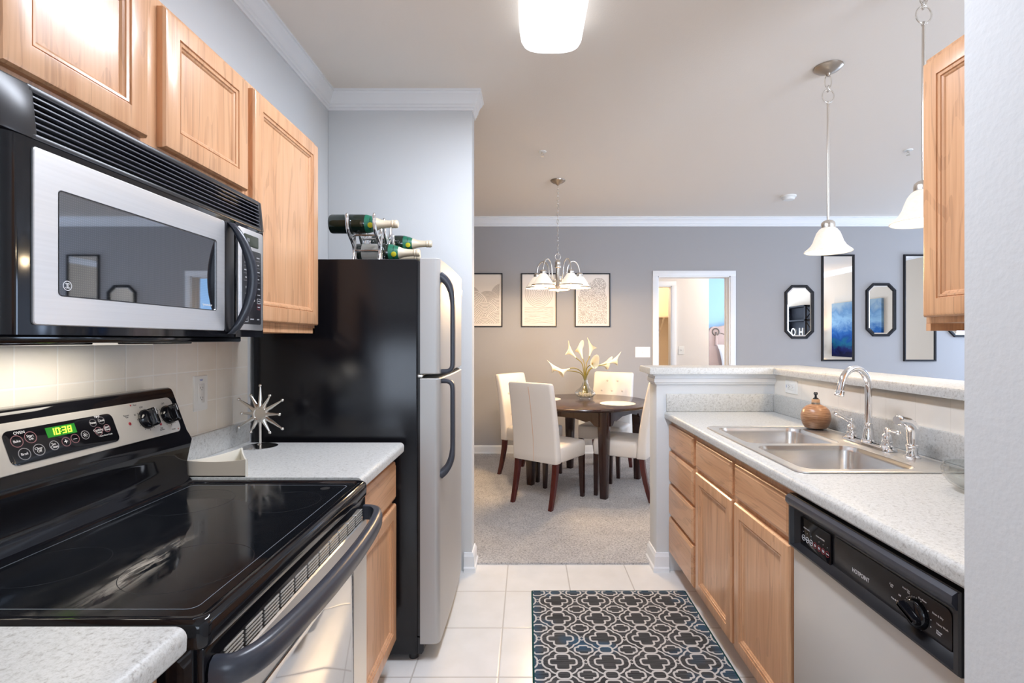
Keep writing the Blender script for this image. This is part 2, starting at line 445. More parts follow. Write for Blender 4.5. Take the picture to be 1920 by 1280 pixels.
def art(kind):
    N = NT('line_art_'+kind); a = xyz(N); x, z = a[0], a[2]     # origin at the picture's centre; half size .18 x .285
    ink, paper = lin(168, 159, 150), lin(236, 229, 221)
    nz = V(N, N.noise(N.coords(), 9, 3))-.5
    x = x+nz*.012; z = z+nz*.012
    if kind == 'hills':
        v = (x*0)-1.0
        discs = [(-.20, .03, .15), (.22, .04, .16), (.03, -.02, .13), (-.14, -.06, .17), (.16, -.12, .16), (.0, -.17, .15), (-.16, -.22, .16), (.15, -.27, .15), (.0, -.33, .14)]
        col = None; s = None
        for i, (cx, cz, R) in enumerate(discs):
            r = hyp(x-cx, z-cz); m = r.lt(R)
            st = ((r*(620 if i < 3 else 380)).sin()).gt(-.2 if i < 3 else .35)
            edge = (r-(R-.004)).gt(0)
            val = st.max(0.0)*(edge*-1.0+1.0)
            s = val*m if s is None else val*m+s*(m*-1.0+1.0)
        fac = s
    elif kind == 'sun':
        r = hyp(x, z-.08); up = z.gt(-.075)
        rings = ((r*330).sin()).gt(.45)*r.lt(.17)
        n2 = V(N, N.noise(N.coords((3, 1, 14)), 3, 2))-.5
        wave = (((z+n2*.02)*430).sin()).gt(.5)
        fac = rings*up+wave*(up*-1.0+1.0)
        fac = fac*.75
    else:
        q = N.n('TexVoronoi', feature='DISTANCE_TO_EDGE'); N.link(N.coords(), q.inputs['Vector']); q.inputs['Scale'].default_value = 62
        big = V(N, N.noise(N.coords(), 7, 2))
        e = V(N, q.outputs['Distance']).lt(.12)
        blob = hyp(x-.07, z-.17).lt(.085).max(hyp(x+.0, z-.05).lt(.15)).max(z.lt(.05))
        fac = e*blob*.8
    mg = (x.abs().lt(.165))*(z.abs().lt(.268))
    fac = fac*mg
    N.set(Base_Color=N.mix(fac.x, paper, ink), Roughness=.7)
    return N.m
def rug():
    N = NT('trellis_rug_pile'); a = xyz(N)
    px, py = .186, .160
    def rb(x, y, hx, hy, r):        # rounded box distance
        dx = x.abs()-(hx-r); dy = y.abs()-(hy-r)
        return hyp(dx.max(0.0), dy.max(0.0))+dx.max(dy).min(0.0)-r
    x = (a[0]-.123).wrap(px); y = (a[1]-.043).wrap(py)
    x2 = (a[0]-.123-px/2).wrap(px); y2 = (a[1]-.043-py/2).wrap(py)
    main = rb(x, y, .056, .020, .014).min(rb(x, y, .029, .049, .014))
    second = rb(x2, y2, .037, .018, .012).min(rb(x2, y2, .022, .029, .012))
    oval = rb(x, y2, .028, .022, .018)
    outer = main-.027
    wl = .0042
    lines = main.abs().lt(wl).max(second.abs().lt(wl)).max(oval.abs().lt(wl))
    free = main.gt(0.0)*second.gt(0.0)*oval.gt(0.0)
    lines = lines.max(outer.abs().lt(wl*.9)*free)
    diam = (x2.abs()*1.0+y.abs()).lt(.010)
    lines = lines.max((((x2.abs()+y.abs())-.013).abs()).lt(.003))
    st = N.noise(N.coords((6, 320, 1)), 1.0, 3); bl = N.noise(N.coords((2.6, 3.4, 1)), 1.3, 2)
    dark = N.ramp(st, [(.3, lin(42, 43, 45)), (.5, lin(66, 67, 69)), (.7, lin(100, 101, 103))])
    blue = N.ramp(st, [(.3, lin(36, 58, 78)), (.6, lin(66, 98, 124))])
    ex = (a[0]).min(a[0]*-1.0+.80).min(a[1]*-1.0+1.75)    # distance to three edges
    bf = V(N, N.ramp(bl, [(.56, (0, 0, 0, 1)), (.68, (1, 1, 1, 1))])).max((ex*-1.0+.05)*18).min(1.0).max(0.0)
    base = N.mix(bf.x, dark, blue)
    col = N.mix(lines.x, base, lin(200, 199, 198))
    col = N.mix(ex.lt(.008).x, col, lin(20, 66, 66))
    N.set(Base_Color=col, Roughness=.95); N.b.inputs['Specular IOR Level'].default_value = .15
    N.bump(N.noise(N.coords((300, 300, 300)), 1.0, 2), .6, .002)
    return N.m
M['rug'] = rug()

# ================================================================== THE ROOM
ZC = 2.71; YF = 5.8; XL = -1.132; YP = 2.875; XR = 6.2
struct(MB().box(-1.3, 2.2, -2.3, 2.956, -.1, 0).build('floor', M['floor_tile']))
q = MB().box(-2.0, 6.2, 2.956, YF, -.1, .012, .006).box(1.56, 6.2, -2.3, 2.956, -.1, .012).box(-1.0, 5.8, YF, 9.5, -.1, .012)
struct(q.build('floor_carpet', M['carpet']), 'grey beige cut pile carpet')
struct(MB().box(-2.1, 6.3, -2.3, 9.5, ZC, ZC+.1).build('ceiling', M['ceiling']))
struct(MB().box(XL-.12, XL, -2.3, 3.0, 0, ZC).build('wall_left', M['wall_white']))
struct(MB().box(XL, -.315, YP, 3.0, 0, ZC, .004).box(-2.0, XL, 2.90, 3.0, 0, ZC).build('wall_alcove', M['wall_white']))
struct(MB().box(-2.1, -2.0, 2.90, YF, 0, ZC).build('wall_dining', M['wall_grey']))
# far grey wall with its doorway
DX0, DX1, DZ = 1.49, 2.32, 2.04
struct(MB().box(-2.1, DX0, YF, YF+.13, 0, ZC).box(DX1, XR+.1, YF, YF+.13, 0, ZC).box(DX0, DX1, YF, YF+.13, DZ, ZC).build('wall_far', M['wall_grey']))
q = MB()
for x0, x1 in ((DX0-.06, DX0+.002), (DX1-.002, DX1+.06)): q.box(x0, x1, YF-.016, YF, .012, DZ+.06, .003)
q.box(DX0-.06, DX1+.06, YF-.017, YF, DZ, DZ+.06, .003)
q.box(DX0, DX0+.012, YF-.005, YF+.14, .012, DZ).box(DX1-.012, DX1, YF-.005, YF+.14, .012, DZ).box(DX0, DX1, YF-.005, YF+.14, DZ-.012, DZ)
q.box(DX0+.012, DX0+.024, YF+.05, YF+.085, .012, DZ-.012).box(DX1-.024, DX1-.012, YF+.05, YF+.085, .012, DZ-.012)
struct(q.build('door_1', M['trim']), 'white cased doorway to the bedroom')
# right living wall with window
WY0, WY1, WZ0, WZ1 = 4.40, 5.55, .70, 2.10
struct(MB().box(XR, XR+.12, -2.3, WY0, 0, ZC).box(XR, XR+.12, WY1, YF, 0, ZC).box(XR, XR+.12, WY0, WY1, 0, WZ0).box(XR, XR+.12, WY0, WY1, WZ1, ZC).build('wall_right', M['wall_beige']))
def window(n, frame, pane, m=M['trim']):
    w_ = struct(frame.build('window_%d' % n, m)); struct(pane.build('window_pane', M['pane'], w_)); return w_
q = MB()
for y in (WY0, (WY0+WY1)/2-.02, WY1-.04): q.box(XR+.05, XR+.09, y, y+.04, WZ0, WZ1)
for z in (WZ0, (WZ0+WZ1)/2-.02, WZ1-.04): q.box(XR+.052, XR+.088, WY0, WY1, z, z+.04)
window(1, q, MB().box(XR+.068, XR+.072, WY0, WY1, WZ0, WZ1))
bl = thing('window_blind', 'white horizontal slat blind covering the living room window', 'blind', (XR-.01, (WY0+WY1)/2, WZ1))
MB().box(XR-.035, XR-.002, WY0-.02, WY1+.02, WZ1, WZ1+.05, .004).build('headrail', M['plastic'], bl)
q = MB(); z = WZ1-.02
while z > WZ0:
    q.loft([[(XR-.03, y, z+.012), (XR-.005, y, z-.012), (XR-.006, y, z-.014), (XR-.031, y, z+.010)] for y in (WY0-.01, WY1+.01)]); z -= .04
q.build('slats', M['slat'], bl)
# near walls behind the camera
WX0, WX1 = 2.9, 5.1
struct(MB().box(1.56, WX0, -2.3, -2.2, 0, ZC).box(WX1, XR, -2.3, -2.2, 0, ZC).box(WX0, WX1, -2.3, -2.2, 0, .7).box(WX0, WX1, -2.3, -2.2, 2.2, ZC).build('wall_near', M['wall_beige']))
q = MB()
for x in (WX0, (WX0+WX1)/2-.02, WX1-.04): q.box(x, x+.04, -2.28, -2.24, .7, 2.2)
for z in (.7, 1.43, 2.16): q.box(WX0, WX1, -2.278, -2.242, z, z+.04)
window(2, q, MB().box(WX0, WX1, -2.262, -2.258, .7, 2.2))
KX0, KX1 = -.95, .55
struct(MB().box(XL, KX0, -2.3, -2.2, 0, ZC).box(KX1, .75, -2.3, -2.2, 0, ZC).box(KX0, KX1, -2.3, -2.2, 0, .95).box(KX0, KX1, -2.3, -2.2, 2.15, ZC).build('wall_kitchen_end', M['wall_white']))
q = MB()
for k in range(5): q.box(KX0+k*(KX1-KX0-.04)/4, KX0+k*(KX1-KX0-.04)/4+.04, -2.28, -2.24, .95, 2.15)
for z in (.95, 1.53, 2.11): q.box(KX0, KX1, -2.278, -2.242, z, z+.04)
window(3, q, MB().box(KX0, KX1, -2.262, -2.258, .95, 2.15))
# wall beside the camera, wall behind the right-hand cabinets, low bar wall
struct(MB().box(.752, 1.56, -2.2, .872, 0, ZC).build('wall_entry', M['wall_texture']))
struct(MB().box(1.409, 1.56, .872, 1.42, 0, ZC).build('wall_cabinets', M['wall_white']))
struct(MB().box(.732, 1.56, YP, 3.03, 0, 1.118, .003).box(1.409, 1.56, 1.42, YP, 0, 1.118).build('wall_bar', M['wall_white']))
struct(MB().box(XL, XL+.008, -.6, 2.035, .985, 1.50).build('wall_backsplash_left', M['wall_tile']), 'cream square wall tiles above the left worktop')
struct(MB().box(1.402, 1.409, 1.0, YP, 1.0, 1.118).build('wall_backsplash_right', M['wall_tile_pale']), 'cream wall tiles behind the sink')
crown = [(0, ZC-.102), (.008, ZC-.102), (.009, ZC-.090), (.016, ZC-.086), (.017, ZC-.076), (.023, ZC-.070), (.027, ZC-.052), (.036, ZC-.034), (.047, ZC-.022), (.049, ZC-.013), (.056, ZC-.011), (.056, ZC), (0, ZC)]
struct(sweep(MB(), [(XL, -2.2), (XL, YP), (-.315, YP), (-.315, 3.0)], crown).build('trim_1', M['trim'], sharp=25), 'white crown moulding along the kitchen wall')
struct(sweep(MB(), [(-2.0, YF), (XR, YF), (XR, -2.2)], crown).build('trim_2', M['trim'], sharp=25), 'white crown moulding along the living room walls')
bmo = [(0, 1.058), (.006, 1.058), (.009, 1.066), (.016, 1.072), (.016, 1.09), (.011, 1.094), (.011, 1.105), (.024, 1.110), (.024, 1.1185), (0, 1.1185)]
struct(sweep(MB(), [(.732, 3.03), (.732, YP), (1.409, YP)], bmo).build('trim_3', M['trim'], sharp=25), 'white moulding under the bar ledge')
base = [(0, 0), (.022, 0), (.022, .022), (.015, .030), (.013, .085), (.008, .094), (.006, .104), (0, .106)]
struct(sweep(MB(), [(-.36, YP), (-.315, YP), (-.315, 3.0), (-2.0, 3.0)], base).build('baseboard_alcove', M['trim'], sharp=25))
struct(sweep(MB(), [(1.56, 3.03), (.732, 3.03), (.732, YP), (.80, YP)], base).build('baseboard_bar', M['trim'], sharp=25))
struct(sweep(MB(), [(-2.0, YF), (DX0-.06, YF)], base).build('baseboard_far_left', M['trim'], sharp=25))
struct(sweep(MB(), [(DX1+.06, YF), (XR, YF), (XR, -2.2)], base).build('baseboard_far_right', M['trim'], sharp=25))
# bedroom beyond the doorway
struct(MB().box(-1.0, 1.15, 7.15, 7.25, 0, ZC).box(2.03, 2.56, 7.15, 7.25, 0, ZC).box(1.15, 2.03, 7.15, 7.25, 2.07, ZC).box(2.46, 2.56, 7.25, 9.3, 0, ZC).build('wall_hall', M['wall_plain']))
q = MB().box(2.03, 2.095, 7.134, 7.15, .012, 2.135, .003).box(1.085, 1.15, 7.134, 7.15, .012, 2.135, .003).box(1.085, 2.095, 7.133, 7.15, 2.07, 2.135, .003).box(2.018, 2.032, 7.14, 7.26, .012, 2.07).box(1.15, 2.03, 7.14, 7.26, 2.058, 2.072)
struct(q.build('door_2', M['trim']), 'white cased closet opening inside the bedroom')
struct(MB().box(2.56, 5.6, 9.3, 9.4, 0, ZC).build('wall_bedroom', M['wall_blue']))
struct(MB().box(5.5, 5.6, YF+.13, 9.3, 0, ZC).build('wall_bedroom_right', M['wall_blue']))
struct(MB().box(-1.0, 2.46, 8.5, 8.6, 0, ZC).box(-1.1, -1.0, YF+.13, 8.6, 0, ZC).build('wall_closet', M['wall_peach']))

# ================================================================== CABINETS
DOOR = [(0, 0), (0, .013), (.004, .0185), (.009, .020), (.048, .020), (.0485, .0165), (.0515, .016), (.0525, .0178), (.058, .0165), (.0585, .0135), (.063, .0115), (.066, .0085)]
PANEL = [(.064, .004), (.064, .0125), (.075, .0115)]
DRAW = [(0, 0), (0, .012), (.003, .0145), (.010, .017), (.014, .020)]
def door(parent, F, u0, u1, v0, v1, name='door'):
    q = MB(); q.T = F
    ring = [[(u0+i, v0+i, h), (u1-i, v0+i, h), (u1-i, v1-i, h), (u0+i, v1-i, h)] for i, h in DOOR+[(.066, 0)]]
    ring.append(ring[0]); q.loft(ring, False, False)
    d = q.build(name, M['oak'], parent, sharp=20)
    q = MB(); q.T = F; q.panel(u0, u1, v0, v1, [(.066, .002), (.066, .0080), (.080, .0085)])
    q.build('panel', M['oak'], d, sharp=20)
    return d
def drawer(parent, F, u0, u1, v0, v1):
    q = MB(); q.T = F; q.panel(u0, u1, v0, v1, DRAW)
    return q.build('drawer', M['oak_h'], parent, sharp=20)
# left run: frame with u = +Y, v = +Z, normal = +X
def FL(x): return FR((x, 0, 0), (0, 1, 0), (0, 0, 1))
def FRt(x): return FR((x, 0, 0), (0, -1, 0), (0, 0, 1))       # right run: u = -Y
def carcass(parent, x0, x1, y0, y1, z0, z1, lip=0):
    q = MB().box(x0, x1, y0, y1, z0+lip, z1, .0015)
    if lip: q.box(x0, x1-.0, y0, y0+.016, z0, z0+lip).box(x0, x1, y1-.016, y1, z0, z0+lip).box(x1-.02, x1, y0, y1, z0, z0+lip)
    return q.build('body', M['oak'], parent)
XU = -.83
t = thing('wall_cabinet', 'short two-door oak wall cabinet mounted above the microwave', 'cabinet', (-.98, 1.11, 1.715))
carcass(t, XL, XU, .737, 1.488, 1.715, 2.075)
door(t, FL(XU), .780, 1.086, 1.742, 2.058); door(t, FL(XU), 1.134, 1.474, 1.742, 2.058)
t = thing('wall_cabinet', 'tall single-door oak wall cabinet between the microwave and the refrigerator', 'cabinet', (-.98, 1.73, 1.335))
carcass(t, XL, XU, 1.490, 1.975, 1.335, 2.075, .02)
door(t, FL(XU), 1.506, 1.967, 1.366, 2.058)
t = thing('wall_cabinet', 'oak wall cabinet at the near end of the left wall', 'cabinet', (-.98, .4, 1.335))
carcass(t, XL, XU, .05, .735, 1.335, 2.075, .02)
door(t, FL(XU), .065, .385, 1.366, 2.058); door(t, FL(XU), .40, .72, 1.366, 2.058)
t = thing('wall_cabinet', 'single oak wall cabinet hanging on the right above the dishwasher', 'cabinet', (1.25, 1.13, 1.335))
carcass(t, 1.10, 1.409, .874, 1.398, 1.335, 2.08, .02)
door(t, FRt(1.10), -1.388, -.885, 1.372, 2.062)
t = thing('base_cabinet', 'narrow oak base cabinet between the range and the refrigerator', 'cabinet', (-.83, 1.74, 0))
q = MB().box(XL+.003, -.53, 1.495, 1.985, .10, .864, .0015).box(XL+.003, -.60, 1.495, 1.985, 0, .10); q.build('body', M['oak'], t)
drawer(t, FL(-.53), 1.505, 1.978, .69, .835); door(t, FL(-.53), 1.505, 1.978, .140, .672)
t = thing('base_cabinet', 'oak base cabinet under the near left worktop', 'cabinet', (-.83, .1, 0))
q = MB().box(XL+.003, -.53, -.5, .725, .10, .864, .0015).box(XL+.003, -.60, -.5, .725, 0, .10); q.build('body', M['oak'], t)
drawer(t, FL(-.53), .13, .705, .69, .835); door(t, FL(-.53), .13, .705, .140, .672)
drawer(t, FL(-.53), -.48, .10, .69, .835); door(t, FL(-.53), -.48, .10, .140, .672)
t = thing('drawer_cabinet', 'narrow oak base cabinet of four drawers against the low bar wall', 'cabinet', (1.1, 2.65, 0))
q = MB().box(.815, 1.405, 2.437, 2.870, .10, .864, .0015).box(.885, 1.405, 2.437, 2.870, 0, .10); q.build('body', M['oak'], t)
for z0, z1 in ((.703, .835), (.515, .683), (.330, .497), (.114, .312)): drawer(t, FRt(.815), -2.862, -2.447, z0, z1)
t = thing('sink_cabinet', 'oak base cabinet with two doors and false drawer fronts under the sink', 'cabinet', (1.1, 1.98, 0))
q = MB().box(.815, 1.405, 1.532, 2.435, .10, .864, .0015) if False else MB().box(.815, .835, 1.532, 2.435, .10, .864, .0015).box(.835, 1.405, 1.532, 1.55, .10, .864).box(.835, 1.405, 2.417, 2.435, .10, .864).box(.835, 1.405, 1.55, 2.417, .10, .12).box(.885, 1.405, 1.532, 2.435, 0, .10)
q.build('body', M['oak'], t)
for u0, u1 in ((-2.405, -1.985), (-1.957, -1.543)):
    drawer(t, FRt(.815), u0, u1, .703, .832); door(t, FRt(.815), u0, u1, .122, .683)

# ================================================================== WORKTOPS
def nose(y0, y1, x, s, z0=.865, z1=.905, d=.075):
    """front strip with a rounded edge; s=+1 faces +X, -1 faces -X"""
    r = .016; pr = [(x-s*d, z0), (x-s*.006, z0), (x-s*.001, z0+.006)]
    pr += [(x-s*r+s*r*math.cos(a), z1-r+r*math.sin(a)) for a in [k*PI/12 for k in range(7)]]
    pr += [(x-s*d, z1)]
    return pr
def worktop(x, s, xb, y0, y1, hole=None):
    q = MB(); xs = x-s*.075; q.prism(nose(y0, y1, x, s), 'y', y0, y1)
    a, b = sorted((xs, xb))
    if not hole: q.box(a, b, y0, y1, .865, .905)
    else:
        hx0, hx1, hy0, hy1 = hole
        q.box(a, b, y0, hy0, .865, .905).box(a, b, hy1, y1, .865, .905).box(hx1, b, hy0, hy1, .865, .905)
        if hx0 > a: q.box(a, hx0, hy0, hy1, .865, .905)
    return q
t = thing('worktop', 'speckled off-white worktop between the range and the refrigerator', 'countertop', (-.8, 1.74, .865))
worktop(-.487, 1, XL, 1.492, 2.0).build('slab', M['laminate'], t)
MB().box(XL, XL+.02, 1.492, 2.03, .905, .987, .003).build('upstand', M['laminate'], t)
t = thing('worktop', 'speckled off-white worktop corner in the near left foreground', 'countertop', (-.8, .1, .865))
worktop(-.481, 1, XL, -.5, .716).build('slab', M['laminate'], t)
MB().box(XL, XL+.02, -.5, .716, .905, .987, .003).build('upstand', M['laminate'], t)
t = thing('worktop', 'long speckled off-white worktop holding the double sink', 'countertop', (1.1, 1.9, .865))
worktop(.776, -1, 1.405, .874, 2.872, (.851, 1.245, 1.555, 2.325)).build('slab', M['laminate'], t)
MB().box(1.385, 1.4015, .874, 2.872, .9055, 1.005, .003).box(.785, 1.385, 2.853, 2.872, .9055, 1.005, .003).build('upstand', M['laminate'], t)
q = MB()
poly = [(.683, 2.822), (1.372, 2.822), (1.372, 1.425), (1.655, 1.425), (1.655, 3.085), (.683, 3.085)]
def inset(poly, d):
    P = [Vector(p) for p in poly]; o = []
    for i, p in enumerate(P):
        a = (p-P[i-1]).normalized(); b = (P[(i+1) % len(P)]-p).normalized()
        na, nb = Vector((-a.y, a.x)), Vector((-b.y, b.x)); o.append(p+(na+nb)/(1+na.dot(nb))*d)
    return o
z0, z1 = 1.119, 1.156
rings = [[(p.x, p.y, z) for p in inset(poly, d)] for d, z in ((0, z0), (0, z1-.008), (.002, z1-.003), (.007, z1))]
q.loft(rings)
tag(q.build('bar_ledge', M['laminate']), 'raised L-shaped speckled bar ledge on top of the low wall', 'countertop')

# ================================================================== RANGE
t = thing('range', 'black and steel electric range with a glossy glass cooktop', 'stove', (-.8, 1.11, 0))
q = MB().box(XL+.01, -.487, .738, 1.487, .03, .885, .003)
q.build('body', M['black_gloss'], t)
for x in (-1.05, -.56):
    for y in (.79, 1.43): MB().lathe([(.018, 0), (.018, .031)], (x, y, 0), 12).build('foot', M['black_satin'], t)
# cooktop frame with a raised rolled rim and an inlaid glass plate
q = MB(); x0, x1, y0, y1 = -1.0, -.468, .736, 1.489
cx, cy, hx, hy = (x0+x1)/2, (y0+y1)/2, (x1-x0)/2, (y1-y0)/2
q.loft([rrect(cx, cy, hx-i, hy-i, .018, z) for i, z in ((.002, .858), (0, .862), (0, .888), (.002, .895), (.007, .900), (.012, .9005), (.020, .898), (.024, .894), (.024, .889))], True, True)
ct = q.build('cooktop', M['black_gloss'], t)
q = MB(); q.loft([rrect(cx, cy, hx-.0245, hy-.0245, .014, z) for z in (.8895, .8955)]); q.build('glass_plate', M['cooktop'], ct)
q = MB()
for bx, by, r in ((-.62, .93, .105), (-.62, 1.30, .085), (-.87, .93, .085), (-.87, 1.30, .105)):
    q = MB().ring2(bx, by, r-.0012, r, .8955, .8957, 64); q.build('burner_ring', M['mark_dim'], ct)
q = MB()
q.loft([rrect(cx, cy, hx-i, hy-i, .016, .8958) for i in (.043, .0445)], False, False)
q.build('border_line', M['mark'], ct)
q = MB(); q.lathe([(.013, .8955), (.013, .8958)], (-.565, 1.415, 0), 24); q.build('sensor_dot', M['black_flat'], ct)
# backguard
prof = [(-1.122, .886), (-1.122, 1.160), (-1.116, 1.167), (-1.055, 1.170), (-1.046, 1.166), (-1.041, 1.158), (-1.000, 1.046), (-.992, 1.034), (-.985, 1.020), (-.993, .985), (-1.000, .95), (-.997, .915), (-.985, .900), (-.985, .886)]
bg = MB().prism(prof, 'y', .738, 1.487).build('backguard', M['black_gloss'], t, sharp=50)
F = FR((-1.0, 0, 1.046), (0, 1, 0), (-.343, 0, .939))
q = MB(); q.T = F; q.loft([rrect(1.115, .0535, .350-i, .0515-i, .016, h) for i, h in ((0, -.002), (0, .0015), (.001, .0025))])
pn = q.build('control_panel', M['panel_steel'], bg)
q = MB(); q.T = F; q.loft([rrect(1.118, .052, .131-i, .036-i, .014, h) for i, h in ((0, .002), (0, .0035), (.002, .0042))])
q.build('touch_pad', M['black_gloss'], bg)
q = MB(); q.T = F; q.box(1.074, 1.143, .058, .080, .004, .0047); q.build('display', M['lcd'], bg)
# seven-segment digits 10:38
q = MB(); q.T = F
SEG = {'1': 'bc', '0': 'abcdef', '3': 'abgcd', '8': 'abcdefg'}
def digit(q, d, u, v, w, h, t_, n0, n1):
    g = t_
    R = {'a': (0, w, h-g, h), 'd': (0, w, 0, g), 'g': (0, w, h/2-g/2, h/2+g/2), 'f': (0, g, h/2, h), 'e': (0, g, 0, h/2), 'b': (w-g, w, h/2, h), 'c': (w-g, w, 0, h/2)}
    for s in SEG[d]:
        a, b, c, e = R[s]; sk = .12
        vs = [q._v((u+p+sk*r, v+r, n)) for n in (n0, n1) for p, r in ((a, c), (b, c), (b, e), (a, e))]
        for k in ((0, 3, 2, 1), (4, 5, 6, 7), (0, 1, 5, 4), (1, 2, 6, 5), (2, 3, 7, 6), (3, 0, 4, 7)): q.face([vs[i] for i in k])
for d, u in (('1', 1.081), ('0', 1.0935), ('3', 1.109), ('8', 1.122)): digit(q, d, u, .0615, .0095, .015, .0022, .0047, .0052)
for v in (.066, .072): q.box(1.1055, 1.1072, v, v+.002, .0047, .0052)
q.build('clock_digits', M['lcd_digit'], bg)
keys = [(1.010, .064, .0125, 'Bake', 1), (1.016, .036, .0125, 'Broil', 0), (1.039, .067, .0125, 'Start\nOn', 1), (1.047, .038, .0125, 'Clear\nOff', 0), (1.081, .040, .0105, 'Set\nClean', 0), (1.110, .042, .0105, '+', 1), (1.133, .045, .0105, '–', 1), (1.160, .048, .0105, '', 0), (1.190, .072, .0095, 'Timer', 2), (1.214, .074, .0095, 'Clock', 2), (1.197, .050, .0105, 'Cooking\nTime', 1), (1.222, .053, .0095, 'Start\nTime', 1)]
for u, v, r, s, k in keys:
    q = MB(); q.T = F
    q.ring2(u, v, r-.0013, r, .0042, .0046, 28); q.mi = 1
    if s: q.text(s, .0075 if len(s) > 1 else .018, u, v, .0043)
    else:
        for j in range(8):
            a = j*PI/4; q.ring2(u+.005*math.cos(a), v+.005*math.sin(a), 0.0003, .0008, .0042, .0046, 8)
        q.ring2(u, v, .0018, .0026, .0042, .0046, 16)
    q.build('key', [M['key_red'] if k == 1 else (M['grey_print'] if k == 0 else M['key_black']), M['white_print']], bg)
for tx, sz, u, v in (('OVEN', .0085, 1.020, .0805), ('TIME', .0075, 1.206, .0845), ('• Auto Oven Cook', .005, 1.212, .0375)):
    q = MB(); q.T = F; q.text(tx, sz, u, v, .0043); q.build('lettering', M['white_print'], bg)
for ku, tx in ((1.352, 'OFF'), (1.432, 'OFF'), (.88, 'OFF'), (.80, 'OFF')):
    q = MB(); q.T = F; q.text(tx, .007, ku-.004, .089, .0026)
    for k in range(9):
        a = PI*(.78+1.45*k/8); q.box(ku+.030*math.cos(a)-.0006, ku+.030*math.cos(a)+.0006, .055+.030*math.sin(a)-.002, .055+.030*math.sin(a)+.002, .0024, .0028)
    q.text('HI', .006, ku-.033, .072, .0026); q.build('dial_markings', M['dark_print'], bg)
for tx, sz, u, v in (('Burner\nOn', .0065, 1.292, .072), ('Hot\nSurface', .006, 1.393, .020), ('Rear', .006, 1.33, .098), ('Front', .006, 1.435, .012)):
    q = MB(); q.T = F; q.text(tx, sz, u, v, .0026); q.build('lettering', M['dark_print'], bg)
q = MB(); q.T = F
for u, v, r in ((1.294, .052, .0042), (1.394, .034, .0042), (1.316, .0985, .0018), (1.452, .010, .0018)):
    q = MB(); q.T = F; q.lathe([(r, .002), (r, .0032), (r*.6, .0038)], (u, v, 0), 16); q.build('indicator_lamp', M['red_print'], bg)
for ku in (1.352, 1.432, .88, .80):
    q = MB(); q.T = F @ Matrix.Translation((ku, .055, .0025))
    q.lathe([(.027, 0), (.027, .004), (.024, .010), (.021, .015), (.019, .016)], (0, 0, 0), 32)
    q.loft([rrect(0, 0, .0075-i, .0245-i, .006, h) for i, h in ((0, .010), (0, .026), (.0015, .030), (.004, .0315))])
    kb = q.build('knob', M['black_gloss'], bg)
    q = MB(); q.T = F @ Matrix.Translation((ku, .055, .0025)); q.box(-.0008, .0008, .004, .022, .0312, .032); q.build('pointer', M['white_print'], kb)
# front: fascia, vent, oven door, handle, drawer
MB().box(-.488, -.474, .742, 1.483, .800, .858, .004).build('front_fascia', M['black_gloss'], t)
q = MB()
for k in range(5):
    for j in range(11):
        y = .79+j*.0605; z = .825-k*.0066
        q.prism([(y, z), (y+.050, z), (y+.053, z+.0024), (y+.003, z+.0024)], 'x', -.474, -.4715)
q.build('vent_slots', M['panel_steel'], t)
F = FL(-.488)
q = MB(); q.T = F
u0, u1, v0, v1 = .742, 1.483, .205, .793; a0, a1, b0, b1 = .86, 1.365, .31, .70
q.loft([rrect((u0+u1)/2, (v0+v1)/2, (u1-u0)/2-i, (v1-v0)/2-i, .010, h) for i, h in ((0, 0), (0, .014), (.003, .018), (.006, .018))], True, True)
od = q.build('oven_door', M['steel_v'], t)
q = MB(); q.T = F
q.loft([rrect((a0+a1)/2, (b0+b1)/2, (a1-a0)/2-i, (b1-b0)/2-i, .03, h, 8) for i, h in ((0, .017), (0, .0195), (.002, .020), (.003, .0195))])
q.build('oven_window', M['oven_glass'], od)
q = MB(); q.T = F
q.loft([rrect((a0+a1)/2, (b0+b1)/2, (a1-a0)/2+i, (b1-b0)/2+i, .03, h, 8) for i, h in ((.003, .017), (.003, .0192), (.0002, .0192), (.0002, .017))], False, False)
q.build('window_edge', M['slot'], od)
pts = [(-.472, .760, .775), (-.442, .762, .775), (-.418, .80, .775), (-.405, .90, .775), (-.398, 1.02, .775), (-.397, 1.1125, .775), (-.398, 1.205, .775), (-.405, 1.325, .775), (-.418, 1.425, .775), (-.442, 1.463, .775), (-.472, 1.465, .775)]
pts = [(a, b, c+.040) for a, b, c in pts]; P = []
for i in range(len(pts)-1):
    for k in range(5): P.append(Vector(pts[i]).lerp(Vector(pts[i+1]), k/5))
P.append(Vector(pts[-1]))
for _ in range(4): P = [P[0]]+[(P[i-1]+P[i]*2+P[i+1])/4 for i in range(1, len(P)-1)]+[P[-1]]
rings = []
for i, p in enumerate(P):
    d = (P[min(i+1, len(P)-1)]-P[max(i-1, 0)]).normalized(); n = Vector((d.y, -d.x, 0))
    sec = [(-.011, -.020), (.006, -.024), (.012, -.018), (.013, .002), (.009, .016), (-.002, .021), (-.011, .018)]
    rings.append([p+n*a+Vector((0, 0, b)) for a, b in sec])
MB().loft(rings).build('oven_handle', M['black_blue'], od, sharp=50)
MB().box(-.488, -.472, .742, 1.483, .05, .197, .004).build('storage_drawer', M['steel_v'], t)

